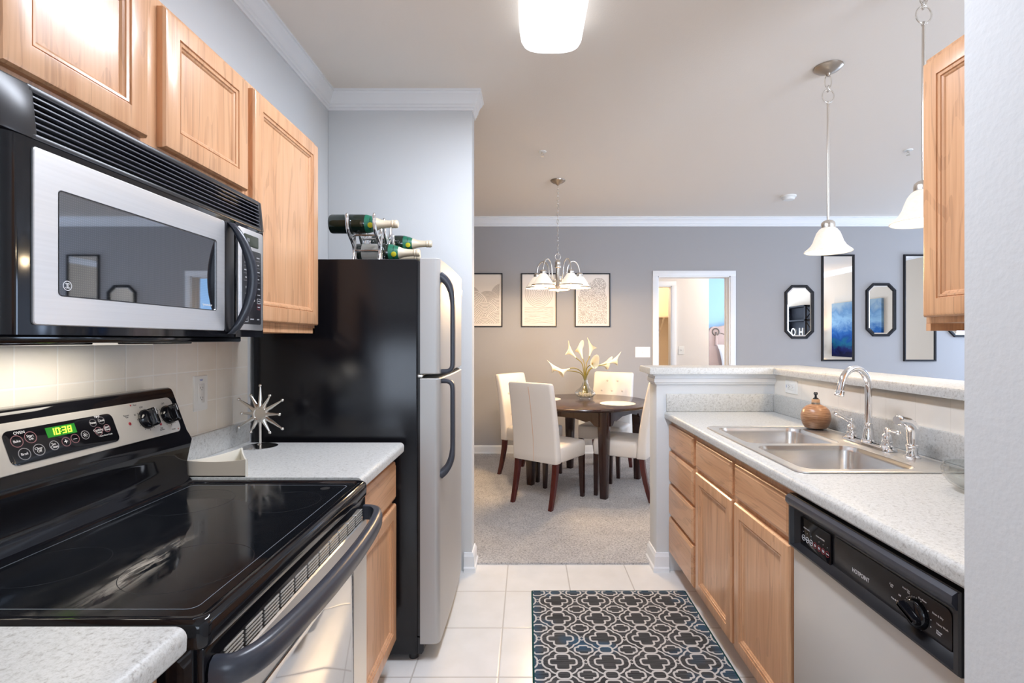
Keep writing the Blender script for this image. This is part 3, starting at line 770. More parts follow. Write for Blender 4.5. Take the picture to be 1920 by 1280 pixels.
# ================================================================== MICROWAVE
t = thing('microwave', 'black and steel over-the-range microwave with a curved handle', 'microwave', (-.95, 1.11, 1.305))
XM = -.767
q = MB().box(XL, -.80, .739, 1.486, 1.322, 1.714, .003).box(-1.11, -.83, .76, 1.47, 1.304, 1.323, .004)
q.box(-1.05, -.90, .85, 1.05, 1.300, 1.306, .002).box(-1.05, -.90, 1.15, 1.36, 1.300, 1.306, .002)
q.build('body', M['black_gloss'], t)
q = MB().box(-1.03, -.93, .96, 1.26, 1.2985, 1.304, .001); q.build('added_fill_panel', M['fill_panel'], t)  # added glowing panel to brighten the tiles, no lit lamp known here
light('AREA', 'added_fill_light', (-.98, 1.11, 1.296), .5, lin(255, 246, 232), (0, 0, 0), .09, .28, parent=t)  # added fill light below the glowing panel
# vent grille, leaning back towards its top
F = FR((-.772, 0, 1.628), (0, 1, 0), (-.10, 0, .995)); H = .080
q = MB(); q.T = F
q.box(.739, .800, -.004, H+.004, -.028, 0, .004).box(1.466, 1.486, -.004, H+.004, -.028, 0, .004).box(.79, 1.47, -.004, .006, -.028, 0, .002).box(.79, 1.47, H-.008, H+.004, -.028, 0, .002).box(.79, 1.47, 0, H, -.03, -.024)
g = q.build('vent_grille', M['black_satin'], t)
q = MB(); q.T = F
for k in range(6):
    v = .0125+k*.0105; q.prism([(v, -.001), (v+.0024, -.001), (v+.008, -.022), (v+.0056, -.022)], 'x', .798, 1.468)
q.build('louvre', M['louvre'], g)
# door: black surround with rounded left column, steel face, window
F = FL(XM); q = MB()
col = [(-.80, .739), (-.80, 1.327), (XM-.001, 1.327), (XM, 1.325)]+[(XM-.024+.024*math.cos(a), .763-.024*math.sin(a)) for a in [k*PI/12 for k in range(7)]]
q.loft([[(x, y, z) for x, y in col] for z in (1.318, 1.621)])
d = q.build('door', M['black_gloss'], t, sharp=40)
q = MB(); q.T = F
a0, a1, b0, b1 = .783, 1.279, 1.333, 1.610
out = rrect((a0+a1)/2, (b0+b1)/2, (a1-a0)/2, (b1-b0)/2, .006, 0); inn = rrect((.826+1.243)/2, (1.383+1.553)/2, (1.243-.826)/2, (1.553-1.383)/2, .006, 0)
def lift(r, z): return [(p[0], p[1], z) for p in r]
ol = [[(p[0], p[1]) for p in out]]
q.loft([lift(out, -.001), lift(out, .0025), lift(rrect((a0+a1)/2, (b0+b1)/2, (a1-a0)/2-.0015, (b1-b0)/2-.0015, .006, 0), .0035), lift(inn, .0035), lift(inn, -.001)], False, False)
q.build('door_frame', M['steel'], d, sharp=12)
q = MB(); q.T = F; q.loft([lift(inn, .0005), lift(inn, .0015)]); q.build('door_window', M['mw_glass'], d)
q = MB(); q.T = F; q.loft([lift(inn, .0036), lift(rrect(1.0345, 1.468, .2085+.0018, .085+.0018, .007, 0), .0038)], False, False)
q.loft([rrect(1.3035, 1.4705, .0195-i, .140-i, .006, h) for i, h in ((0, 0), (0, .001), (.001, .0015))])
q.build('window_edge', M['black_satin'], d)
q = MB(); q.T = F
q.ring2(.843, 1.400, .0072, .0082, .0015, .0019, 32)
for s in (1, -1):      # interlaced script monogram inside a ring
    q.tube([(.843+.0028*math.cos(a)*s-.0016*s, 1.400+.0042*math.sin(a), .0017) for a in [k*PI/9 for k in range(-7, 8)]], .0006, 6)
    q.tube([(.843-.0035*s, 1.400+.004*s, .0017), (.843, 1.400, .0017), (.843+.0038*s, 1.400-.0042*s, .0017)], .0005, 6)
q.build('door_emblem', M['white_print'], d)
q = MB(); q.T = F; q.text('Spacemaker', .0075, 1.212, 1.394, .0016); q.build('lettering', M['white_print'], d)
zz = [1.325+.285*k/24 for k in range(25)]; rings = []
for k, z in enumerate(zz):
    s = k/24; b = math.sin(PI*s); o = .004+.050*b**.75
    wv = .014-.004*b; tk = .010+.003*b
    rings.append([(XM+o-tk, 1.300+(.012*b), z), (XM+o-tk*.2, 1.300+(.012*b)-wv*.55, z), (XM+o+tk*.7, 1.300+(.012*b)-wv*.35, z), (XM+o+tk, 1.300+(.012*b)+wv*.3, z), (XM+o+tk*.6, 1.300+(.012*b)+wv, z), (XM+o-tk*.4, 1.300+(.012*b)+wv, z)])
MB().loft(rings).build('handle', M['black_blue'], d, sharp=60)
# control panel
q = MB(); col = [(-.80, 1.331), (XM, 1.331), (XM, 1.470), (XM-.006, 1.481), (XM-.02, 1.486), (-.80, 1.486)]
q.loft([[(x, y, z) for x, y in col] for z in (1.318, 1.621)])
p = q.build('control_panel', M['black_gloss'], t, sharp=40)
q = MB(); q.T = F; q.loft([rrect(1.402, 1.4745, .062-i, .138-i, .006, h) for i, h in ((0, -.001), (0, .002), (.001, .0028))]); q.build('panel_plate', M['steel'], p)
q = MB(); q.T = F; q.loft([rrect(1.404, 1.455, .047-i, .102-i, .005, h) for i, h in ((0, .002), (0, .0038), (.001, .0042))])
q.build('keypad', M['black_satin'], p)
q = MB(); q.T = F; q.loft([rrect(1.402, 1.583, .036-i, .0155-i, .003, h) for i, h in ((0, .002), (0, .0036), (.001, .0040))]); q.build('display', M['lcd_off'], p)
rows = [(1.540, ['POPCORN', 'BEVERAGE', 'REHEAT']), (1.520, ['COOK', 'DEFROST', 'TIME']), (1.500, ['EXPRESS', 'AUTO', 'POWER']), (1.480, ['VEG', 'POTATO', 'PLATE'])]
def key(tx, sz, u, v, n=.0042, ring=None, m=None):
    q = MB(); q.T = F; q.text(tx, sz, u, v, n)
    if ring: q.mi = 1; q.loft([rrect(u, v, ring[0]-k, ring[1]-k, .002, .0043) for k in (0, .0008)], False, False)
    q.build('key', [M['white_print'], m or M['white_print']], p)
for v, ws in rows:
    for k, s in enumerate(ws): key(s, .0045, 1.373+k*.031, v)
    q = MB(); q.T = F; q.box(1.362, 1.445, v-.009, v-.0084, .0040, .0046); q.build('divider_line', M['grey_print'], p)
for i, r in enumerate(('123', '456', '789', ' 0 ')):
    for k, s in enumerate(r):
        if s != ' ': key(s, .010, 1.373+k*.021, 1.453-i*.017)
for i, s in enumerate(('TIMER', 'CLOCK', 'START', 'CLEAR')):
    key(s, .0042, 1.438, 1.453-i*.017, ring=(.0085, .007) if i > 1 else None, m=M['white_print'] if i == 2 else M['red_print'])
for k, s in enumerate(('VENT', 'SURFACE', 'LIGHT')): key(s, .0045, 1.373+k*.031, 1.367, ring=(.011, .008) if k == 0 else None)
q = MB(); q.T = F; q.text('88', .014, 1.385, 1.583, .0040); q.build('display_digits', M['grey_print'], p)

# ================================================================== REFRIGERATOR
t = thing('refrigerator', 'black top-freezer refrigerator with brushed steel doors', 'refrigerator', (-.78, 2.415, 0))
MB().box(-1.118, -.449, 2.066, 2.766, .025, 1.640, .006).build('cabinet', M['black_fridge'], t)
q = MB().box(-.449, -.438, 2.072, 2.760, .10, 1.155).box(-.449, -.438, 2.072, 2.760, 1.172, 1.632); q.build('door_gasket', M['black_satin'], t)
q = MB().prism([(-.449, .028), (-.432, .028), (-.424, .04), (-.424, .075), (-.435, .092), (-.449, .095)], 'y', 2.070, 2.762)
q.build('kick_grille', M['black_satin'], t)
for y in (2.10, 2.73):
    for x in (-.47, -1.05): MB().lathe([(.02, 0), (.02, .03)], (x, y, 0), 12).build('foot', M['black_satin'], t)
XD = -.358
def fdoor(z0, z1, name):
    r = .022; y0, y1 = 2.066, 2.766
    sec = [(-.438, y0), (XD-r, y0)]+[(XD-r+r*math.sin(a), y0+r-r*math.cos(a)) for a in [k*PI/12 for k in range(1, 7)]]
    sec += [(XD+.006*math.sin(PI*k/8), y0+r+(y1-y0-2*r)*k/8) for k in range(1, 8)]
    sec += [(XD-r+r*math.cos(a), y1-r+r*math.sin(a)) for a in [k*PI/12 for k in range(0, 7)]]+[(-.438, y1)]
    q = MB(); cyy = (y0+y1)/2
    def sc(i, z): return [(x-(i if x > XD-r-.001 else 0), y+(i if y < cyy else -i)*(1 if abs(y-cyy) > .3 else 0), z) for x, y in sec]
    q.loft([sc(.004, z0), sc(0, z0+.004), sc(0, z1-.004), sc(.004, z1)])
    return q.build(name, M['fridge_steel'], t, sharp=40)
fd = fdoor(1.170, 1.645, 'freezer_door'); rd = fdoor(.067, 1.153, 'refrigerator_door')
def fhandle(za, zb, parent):
    """za: straight end beside the door gap, zb: curved end"""
    s = 1 if zb > za else -1; y = 2.105
    P = [(XD+.002, y, za), (XD+.030, y, za), (XD+.048, y, za+s*.014)]
    P += [(XD+.048, y, za+s*(.03+.25*k)*1) for k in range(0)]
    L = abs(zb-za)
    P += [(XD+.048, y, za+s*L*f) for f in (.2, .4, .6, .72)]
    P += [(XD+.044, y, za+s*L*.82), (XD+.032, y, za+s*L*.91), (XD+.014, y, za+s*L*.97), (XD-.004, y, za+s*L*1.0)]
    Q = [Vector(p) for p in P]; R = []
    for i in range(len(Q)-1):
        for k in range(4): R.append(Q[i].lerp(Q[i+1], k/4))
    R.append(Q[-1])
    for _ in range(2): R = [R[0]]+[(R[i-1]+R[i]*2+R[i+1])/4 for i in range(1, len(R)-1)]+[R[-1]]
    rings = []
    for i, p in enumerate(R):
        d = (R[min(i+1, len(R)-1)]-R[max(i-1, 0)]).normalized(); n = Vector((d.z, 0, -d.x)); f = i/(len(R)-1)
        hw = .013+.012*max(0, (f-.55)/.45); th = .009+.010*max(0, (f-.6)/.4)
        rings.append([p+n*a*th+Vector((0, b*hw, 0)) for a, b in ((-1, -.8), (-.6, -1), (.6, -1), (1, -.8), (1, .8), (.6, 1), (-.6, 1), (-1, .8))])
    return MB().loft(rings).build('handle', M['black_blue'], parent, sharp=50)
fhandle(1.180, 1.575, fd); fhandle(1.140, .755, rd)
MB().box(-.47, -.37, 2.74, 2.764, 1.154, 1.169, .002).box(-.46, -.43, 2.075, 2.10, 1.155, 1.168, .002).build('hinge', M['nickel'], t)
MB().box(XD-.003, XD+.003, 2.735, 2.758, 1.545, 1.58, .001).build('badge', M['steel'], fd)

# ================================================================== DISHWASHER
t = thing('dishwasher', 'built-in dishwasher with steel door and black control console', 'dishwasher', (1.1, 1.23, 0))
MB().box(.835, 1.40, .925, 1.525, .10, .858).box(.90, 1.40, .925, 1.525, .0, .10).build('tub', M['black_satin'], t)
MB().box(.802, .836, .922, 1.528, .115, .692, .004).build('door', M['steel_dw'], t)
MB().box(.86, .90, .925, 1.525, .0, .105, .002).build('kick_plate', M['black_satin'], t)
F = FRt(.802); U0, U1 = -1.528, -.922
q = MB(); q.T = F
z = [.694, .850]
rings = [[(U0+i, z[0]+i*.6, h), (U1-i, z[0]+i*.6, h), (U1-i, z[1]-j, h), (U0+i, z[1]-j, h)] for i, j, h in ((0, 0, -.034), (0, 0, .012), (.003, .004, .016), (.012, .030, .017), (.016, .036, .006), (.034, .040, -.010), (.036, .042, -.0105))]
q.loft(rings)
cs = q.build('console', M['black_satin'], t, sharp=25)
q = MB(); q.T = F; q.prism([(.812, .010), (.846, .006), (.849, .016), (.842, .026), (.828, .027), (.815, .018)], 'x', U0+.004, U1-.004)
q.build('handle_lip', M['black_blue'], cs, sharp=50)
q = MB(); q.T = F; q.loft([rrect(-1.4215, .748, .074-i, .043-i, .004, h) for i, h in ((0, -.0105), (0, -.0045), (.001, -.0038))]); q.build('touch_pad', M['black_gloss'], cs)
q = MB(); q.T = F; q.loft([rrect(-1.155, .748, .188-i, .044-i, .016, h) for i, h in ((0, -.0105), (0, -.0085), (.001, -.008))]); q.build('fascia', M['black_satin'], cs)
q = MB(); q.T = F
q.text('HOTPOINT', .0145, -1.232, .738, -.0078, sx=.85)
for k in range(7):
    u = -1.478+k*.0195; q2 = MB(); q2.T = F; q2.ring2(u, .734, .0072, .0082, -.0038, -.0032, 24); q2.mi = 1
    q2.text(('Heavy', 'Wash', 'Light', 'Hot\nStart', 'Heat\nDry', 'Delay\nStart', 'Cancel')[k], .0045, u, .734, -.0036)
    q2.build('key', [M['white_print'] if k < 3 else M['red_print'], M['white_print']], cs)
    if k != 3: q.ring2(u, .752, .0003, .0009, -.0038, -.0032, 8)
q.text('WASH LEVEL', .0055, -1.462, .764, -.0036).text('WASH OPTIONS', .0055, -1.395, .764, -.0036)
ku, kv = -1.052, .742
for a, s in ((160, 'Off'), (190, 'Pots & Pans\nSoak'), (115, 'Heat Dry\nOn'), (75, 'Pre-Rinse'), (40, 'Rinse & Dry'), (12, 'Heavy Wash'), (-15, 'Water\nHeat'), (-75, 'Short Wash\nLight Soil')):
    a = math.radians(a); c, s_ = math.cos(a), math.sin(a)
    q.text(s, .0055, ku+.050*c*1.0, kv+.036*s_, -.0078, align='LEFT' if c > .3 else ('RIGHT' if c < -.3 else 'CENTER'))
    q.ring2(ku+.036*c, kv+.031*s_, .0003, .0013, -.008, -.0074, 10)
for k in range(6):
    a = math.radians(95+k*10); q.ring2(ku+.036*math.cos(a), kv+.031*math.sin(a), .0003, .0012, -.008, -.0074, 8)
q.text('Cycle\nOn', .0055, ku-.075, kv+.022, -.0078)
q.build('console_lettering', M['white_print'], cs)
q = MB(); q.T = F @ Matrix.Translation((ku, kv, -.0085)) @ Matrix.Rotation(math.radians(-20), 4, 'Z')
q.lathe([(.030, 0), (.030, .006), (.026, .012), (.022, .014)], (0, 0, 0), 36)
q.loft([rrect(-.002, 0, .028-i*1.2, .0075-i, .006, h) for i, h in ((0, .008), (0, .022), (.002, .026), (.004, .027))])
q.build('dial', M['black_gloss'], cs)

# ================================================================== SINK, TAP, SOAP, BOWL
t = thing('sink', 'stainless double bowl sink set into the long worktop', 'sink', (1.09, 1.94, .905))
sx0, sx1, sy0, sy1 = .822, 1.358, 1.532, 2.350
BW = [(1.042, 1.746, .184, .176), (1.042, 2.136, .184, .176)]
def plate(q, outer, holes, z):
    es = []; rs = []
    for lp in [outer]+holes:
        vs = [q._v((p[0], p[1], z)) for p in lp]; rs.append(vs)
        for a, b in zip(vs, vs[1:]+vs[:1]): es.append(q.bm.edges.new((a, b)))
    bmesh.ops.triangle_fill(q.bm, use_beauty=True, use_dissolve=False, edges=es)
    return rs
q = MB(); cx, cy, hx, hy = (sx0+sx1)/2, (sy0+sy1)/2, (sx1-sx0)/2, (sy1-sy0)/2
holes = [rrect(a, b, c, d_, .05, 0, 8) for a, b, c, d_ in BW]
plate(q, rrect(cx, cy, hx-.008, hy-.008, .03, 0, 6), holes, .9095)
q.loft([rrect(cx, cy, hx-i, hy-i, .035, zz_, 6) for i, zz_ in ((.002, .9052), (0, .9062), (.001, .9098), (.004, .9112), (.008, .9095))], False, False)
bmesh.ops.remove_doubles(q.bm, verts=q.bm.verts, dist=1e-5)
q.build('rim', M['sink_steel'], t, sharp=30)
for a, b, c, d_ in BW:
    q = MB(); q.loft([rrect(a, b, c-i, d_-i, max(.05-i*.2, .03), zz_, 8) for i, zz_ in ((0, .9095), (.001, .905), (.004, .899), (.006, .890), (.014, .775), (.020, .757), (.034, .746), (.06, .742))], False, True)
    bs = q.build('bowl', M['bowl_shade_steel'], t, sharp=60)
    q = MB(); q.lathe([(.045, .7425), (.044, .745), (.036, .745), (.030, .738), (.004, .738)], (a, b, 0), 28, False, True); q.build('drain', M['chrome'], bs)
t = thing('faucet', 'chrome gooseneck faucet with two lever handles at the back of the sink', 'faucet', (1.30, 1.935, .9095))
q = MB(); q.loft([rrect(1.302, 1.935, .026-i, .135-i, .024, zz_, 6) for i, zz_ in ((.002, .9096), (0, .911), (.001, .918), (.006, .922))]); q.build('deck_plate', M['chrome'], t)
q = MB(); bx, by = 1.302, 1.935
q.lathe([(.024, .920), (.025, .928), (.021, .932), (.020, .945), (.0165, .965), (.0135, .985), (.0150, .988), (.0150, .992), (.0125, .994)], (bx, by, 0), 24)
d = Vector((-.92, -.39, 0)).normalized(); R_ = .078; zt = 1.125
P = [Vector((bx, by, .985+.02*k)) for k in range(7)]+[Vector((bx, by, zt))]
for k in range(1, 17):
    a = PI*k/16*.94; P.append(Vector((bx, by, zt))+d*(R_-R_*math.cos(a))+Vector((0, 0, R_*math.sin(a))))
P.append(P[-1]+(P[-1]-P[-2]).normalized()*.02)
q.tube(P, [.0122]*(len(P)-1)+[.0118], 16)
e = P[-1]; dd = (P[-1]-P[-2]).normalized()
q.tube([e-dd*.004, e-dd*.001, e+dd*.004, e+dd*.012, e+dd*.016, e+dd*.018], [.012, .0155, .016, .0155, .017, .014], 18)
q.build('spout', M['chrome'], t, sharp=40)
def tap(y, dv, rise):
    q = MB(); c = (1.302, y, 0)
    q.lathe([(.022, .920), (.023, .927), (.0175, .931), (.0165, .936), (.0185, .938), (.0185, .942), (.0155, .944), (.0165, .955), (.014, .966), (.009, .972), (.0085, .978), (.0105, .983), (.0085, .990), (.004, .993)], c, 22)
    dv = Vector(dv).normalized(); o = Vector((1.302, y, .983))
    q.tube([o, o+dv*.012+Vector((0, 0, rise*.12)), o+dv*.024+Vector((0, 0, rise*.3)), o+dv*.034+Vector((0, 0, rise*.45)), o+dv*.07+Vector((0, 0, rise)), o+dv*.075+Vector((0, 0, rise*1.03))], [.006, .0075, .0055, .006, .0082, .004], 12)
    return q.build('handle', M['chrome'], t, sharp=40)
tap(2.035, (-.8, -.1, 0), .034); tap(1.835, (-.15, -1.3, 0), .004)
t = thing('side_sprayer', 'small chrome pull-out sprayer standing right of the faucet', 'sprayer', (1.31, 1.725, .9095))
q = MB(); q.lathe([(.024, .9096), (.025, .914), (.018, .918), (.016, .925), (.0165, .945), (.019, .947), (.019, .953), (.015, .956)], (1.31, 1.725, 0), 22)
q.build('holder', M['chrome'], t, sharp=40)
d = Vector((-.88, -.18, 0)).normalized(); o = Vector((1.31, 1.725, .952))
q = MB().tube([o, o+Vector((0, 0, .02)), o+Vector((0, 0, .045))+d*-.002, o+Vector((0, 0, .066))+d*.004, o+Vector((0, 0, .080))+d*.020, o+Vector((0, 0, .085))+d*.042, o+Vector((0, 0, .086))+d*.050, o+Vector((0, 0, .086))+d*.056, o+Vector((0, 0, .086))+d*.064], [.013, .0165, .0185, .019, .0175, .0145, .0175, .0185, .0145], 18)
q.tube([o+Vector((0, 0, .030))-d*.012, o+Vector((0, 0, .055))-d*.020, o+Vector((0, 0, .078))-d*.006], [.003, .006, .006], 10)
q.build('spray_head', M['chrome'], t, sharp=40)
t = thing('soap_dispenser', 'round tan ribbed soap dispenser with black pump behind the sink', 'soap dispenser', (1.300, 2.285, .9112))
q = MB(); q.lathe([(.030, 0), (.044, .004), (.054, .020), (.0605, .045), (.0605, .062), (.054, .085), (.040, .100), (.024, .107), (.018, .110)], (1.300, 2.285, .9112), 36); q.build('bottle', M['ceramic'], t)
q = MB(); q.lathe([(.018, .108), (.0185, .114), (.017, .118)], (1.300, 2.285, .9112), 24); q.build('collar', M['bronze'], t)
q = MB(); q.lathe([(.0165, .116), (.0165, .130), (.015, .132)], (1.300, 2.285, .9112), 24); q.build('neck_ring', M['tan'], t)
q = MB(); q.lathe([(.0125, .131), (.011, .136), (.005, .140), (.0045, .150), (.008, .153), (.0085, .160), (.006, .163)], (1.300, 2.285, .9112), 18)
q.tube([(1.300, 2.285, 1.0692), (1.290, 2.268, 1.0700), (1.283, 2.256, 1.066)], [.005, .0045, .0035], 10); q.build('pump', M['black_satin'], t)
t = thing('glass_bowl', 'small clear glass bowl at the right end of the long worktop', 'bowl', (1.205, 1.34, .905))
q = MB(); q.lathe([(.001, .0008), (.030, .001), (.034, .004), (.052, .008), (.072, .020), (.084, .038), (.088, .056), (.084, .070), (.080, .071), (.083, .056), (.079, .040), (.068, .024), (.050, .013), (.030, .009), (.001, .008)], (1.205, 1.34, .905), 48, False, False)
q.build('bowl', M['bowl_glass'], t, sharp=60)

# ================================================================== SMALL THINGS ON THE LEFT
t = thing('starburst_ornament', 'silver starburst ornament on a round base beside the refrigerator', 'ornament', (-1.012, 1.92, .905))
q = MB(); q.lathe([(.060, 0), (.061, .003), (.050, .006), (.012, .009), (.006, .014)], (-1.012, 1.92, .905), 36); q.build('base', M['alu'], t)
q = MB(); F = FR((-1.012, 1.92, 1.030), (.985, -.17, 0), (0, 0, 1)); q.T = F
q.tube([(0, -.118, 0), (0, -.05, 0), (0, -.02, 0)], [.0045, .0052, .0075], 12); q.build('stem', M['nickel'], t)
q = MB(); q.T = F
q.lathe([(.010, -.012), (.026, -.010), (.032, -.004), (.033, .003), (.029, .008), (.023, .0085), (.021, .006), (.004, .0065)], (0, 0, 0), 36); q.build('hub', M['nickel'], t)
for k in range(12):
    a = PI/2+k*PI/6
    if k == 6: continue
    L = .107 if k % 2 == 0 else .080; c, s = math.cos(a), math.sin(a)
    q = MB(); q.T = F; q.tube([(c*r, s*r, 0) for r in (.026, .03, L-.004)], [.0090, .0086, .0028], 10); q.sphere((c*L, s*L, 0), .0062, 12)
    q.build('ray', M['nickel'], t)
def outlet(label, F, wide, loc, blue=False, kind='decora'):
    t = thing('wall_outlet', label, 'outlet', loc); h, w_ = (.060, .036)
    if wide: F = F @ Matrix.Rotation(PI/2, 4, 'Z')
    q = MB(); q.T = F; q.loft([rrect(0, 0, w_-i, h-i, .004, d) for i, d in ((0, 0), (0, .003), (.002, .005))]); q.build('cover_plate', M['plastic'], t)
    q = MB(); q.T = F; q.loft([rrect(0, -.002, .0165-i, .033-i, .002, d) for i, d in ((0, .004), (0, .0062), (.0005, .0066))]); r = q.build('receptacle', M['plastic'], t)
    q = MB(); q.T = F
    for v in (-.019, .015):
        q.box(-.007, -.0055, v, v+.007, .0062, .0069).box(.0055, .007, v, v+.006, .0062, .0069).lathe([(.0018, .0062), (.0018, .0069)], (0, v-.004, 0), 10)
    q.build('slots', M['slot'], r)
    if blue:
        q = MB(); q.T = F; q.text('TEST', .008, 0, .044, .0052); q.build('lettering', M['blue_print'], t)
    return t
outlet('white wall outlet on the cream tiles left of the starburst ornament', FR((XL+.008, 1.738, 1.128), (0, 1, 0), (0, 0, 1)), False, (XL+.008, 1.738, 1.128), True)
outlet('white sideways wall outlet above the sink worktop, under the bar ledge', FR((1.402, 2.688, 1.061), (0, -1, 0), (0, 0, 1)), True, (1.402, 2.688, 1.061), True)
outlet('white wall outlet low on the grey wall behind the dining table', FR((.62, YF, .40), (1, 0, 0), (0, 0, 1)), False, (.62, YF, .40))

# wine rack and bottles on top of the refrigerator
B = [(-.893, 2.30, 1.835), (-.815, 2.40, 1.722), (-.800, 2.62, 1.806), (-.840, 2.53, 1.722)]
t = thing('wine_rack', 'polished aluminium wine rack of looping rails on top of the refrigerator', 'wine rack', (-.72, 2.45, 1.642))
for fx in (-.800, -.680):
    q = MB(); r = .0085; R_ = .0525
    def cradle(y, z, a0=195, a1=345, tips=True):
        P = [(fx, y+R_*math.cos(math.radians(a)), z+R_*math.sin(math.radians(a))) for a in [a0+(a1-a0)*k/14 for k in range(15)]]
        if tips: P = [(fx, y-R_*1.12, z+.036), (fx, y-R_*1.10, z+.030), (fx, y-R_*1.03, z+.008)]+P+[(fx, y+R_*1.03, z+.008), (fx, y+R_*1.10, z+.030), (fx, y+R_*1.12, z+.036)]
        q.tube(P, [r*.5]+[r]*(len(P)-2)+[r*.5], 10)
    cradle(2.30, 1.835); cradle(2.40, 1.722, 200, 340, False); cradle(2.53, 1.722, 200, 340, False); cradle(2.62, 1.806); cradle(2.46, 1.850)
    for (ya, za), (yb, zb) in (((2.25, 1.822), (2.335, 1.722)), ((2.335, 1.722), (2.315, 1.649)), ((2.35, 1.822), (2.345, 1.735)), ((2.345, 1.735), (2.352, 1.705)), ((2.41, 1.837), (2.452, 1.745)), ((2.452, 1.745), (2.448, 1.705)), ((2.51, 1.837), (2.475, 1.75)), ((2.475, 1.75), (2.482, 1.705)), ((2.57, 1.793), (2.580, 1.725)), ((2.580, 1.725), (2.578, 1.705)), ((2.67, 1.793), (2.60, 1.730)), ((2.60, 1.73), (2.63, 1.649))):
        q.tube(bez((fx, ya, za), (fx, ya, (za+zb)/2), (fx, yb, (za+zb)/2), (fx, yb, zb), 8), r, 8)
    q.tube([(fx, 2.27, 1.649), (fx, 2.36, 1.649), (fx, 2.46, 1.649), (fx, 2.56, 1.649), (fx, 2.66, 1.649)], r, 8)
    for y in (2.448, 2.352, 2.482, 2.578): q.tube([(fx, y, 1.649), (fx, y, 1.712)], r, 8)
    q.build('rail', M['alu'], t, sharp=60)
for y, z in ((2.30, 1.785), (2.335, 1.722), (2.62, 1.756), (2.46, 1.80), (2.30, 1.649), (2.63, 1.649)): MB().tube([(-.80, y, z), (-.68, y, z)], .005, 8).build('cross_bar', M['alu'], t, sharp=60)
def bottle(x, y, z, label, ex=1.0):
    t = thing('wine_bottle', label, 'bottle', (x, y, z), 'bottles in the wine rack')
    F = FR((x, y, z), (0, 1, 0), (0, 0, 1))      # local n axis = +X
    q = MB(); q.T = F
    q.lathe([(.004, .018), (.036, .002), (.041, .003), (.0435, .010), (.0435, .150), (.042, .165), (.036, .188), (.027, .212), (.0195, .232), (.0165, .250), (.0150, .285), (.0150, .294)], (0, 0, 0), 32); b = q.build('glass_body', M['bottle'], t)
    q = MB(); q.T = F; q.lathe([(.0290, .208), (.0205, .230), (.0175, .250), (.0164, .272), (.0164, .276), (.0180, .278), (.0184, .284), (.0170, .287), (.0184, .291), (.0182, .300), (.0150, .306), (.008, .307)], (0, 0, 0), 28, False, True); q.build('foil_capsule', M['foil'], t)
    q = MB(); q.T = F; q.lathe([(.0424, .164), (.0396, .176), (.0342, .194), (.0293, .208)], (0, 0, 0), 28, False, False); q.build('neck_label', M['green_label'], t)
    q = MB(); q.T = F
    rows = [[(r*math.cos(a), r*math.sin(a), zz_) for a in [-1.35+2.7*k/16 for k in range(17)]] for r, zz_ in ((.0439, .040), (.0439, .120))]
    q.T = F @ Matrix.Rotation(ex, 4, 'Z'); q.loft(rows, False, False, closed=False); q.build('front_label', M['white_label'], t)
    q = MB(); q.T = F @ Matrix.Rotation(-PI/2-.35, 4, 'Y') if False else F
    q.lathe([(.0001, 0), (.0, 0)], (0, 0, 0), 3) if False else None
    S = FR(Vector((x+.190, y, z))+Vector((0, -.0345, -.012)), (1, 0, 0), (0, -.3, 1)); q.T = S
    q.lathe([(.012, -.002), (.012, .002), (.010, .003)], (0, 0, 0), 20); q.build('seal', M['yellow_seal'], t)
    return t
bottle(*B[0], 'dark green wine bottle on the topmost front cradle of the rack', PI*.02)
bottle(*B[1], 'dark green wine bottle low in the front of the rack', PI*1.1)
bottle(*B[2], 'dark green wine bottle farthest right in the rack, by the wall', PI*.4)
bottle(*B[3], 'dark green wine bottle lying behind the low front bottle', PI*1.15)

t = thing('tray', 'shallow beige three-cornered tray on the worktop edge beside the range', 'tray', (-.92, 1.59, .905))
M['tray'] = plain('beige_plastic', lin(196, 184, 168), .45); M['tray_rim'] = plain('pale_rim', lin(232, 228, 216), .45)
T3 = [(-1.012, 1.497), (-.829, 1.497), (-.936, 1.662)]
q = MB(); q.prism(T3, 'z', .906, .909)
def wall(a, b, h0, h1, m, th=.004):
    a, b = Vector(a), Vector(b); n = (b-a).normalized(); n = Vector((-n.y, n.x))*th; r = []
    for k in range(9):
        f = k/8; p = a.lerp(b, f); h = h0+(h1-h0)*f-.006*math.sin(PI*f)
        r.append([(p.x, p.y, .906), (p.x, p.y, h), (p.x+n.x, p.y+n.y, h), (p.x+n.x, p.y+n.y, .906)])
    m.loft(r)
wall(T3[0], T3[1], .953, .957, q); q.build('body', M['tray'], t)
q = MB(); wall(T3[1], T3[2], .957, .957, q); wall(T3[2], T3[0], .957, .953, q); q.build('rim', M['tray_rim'], t)

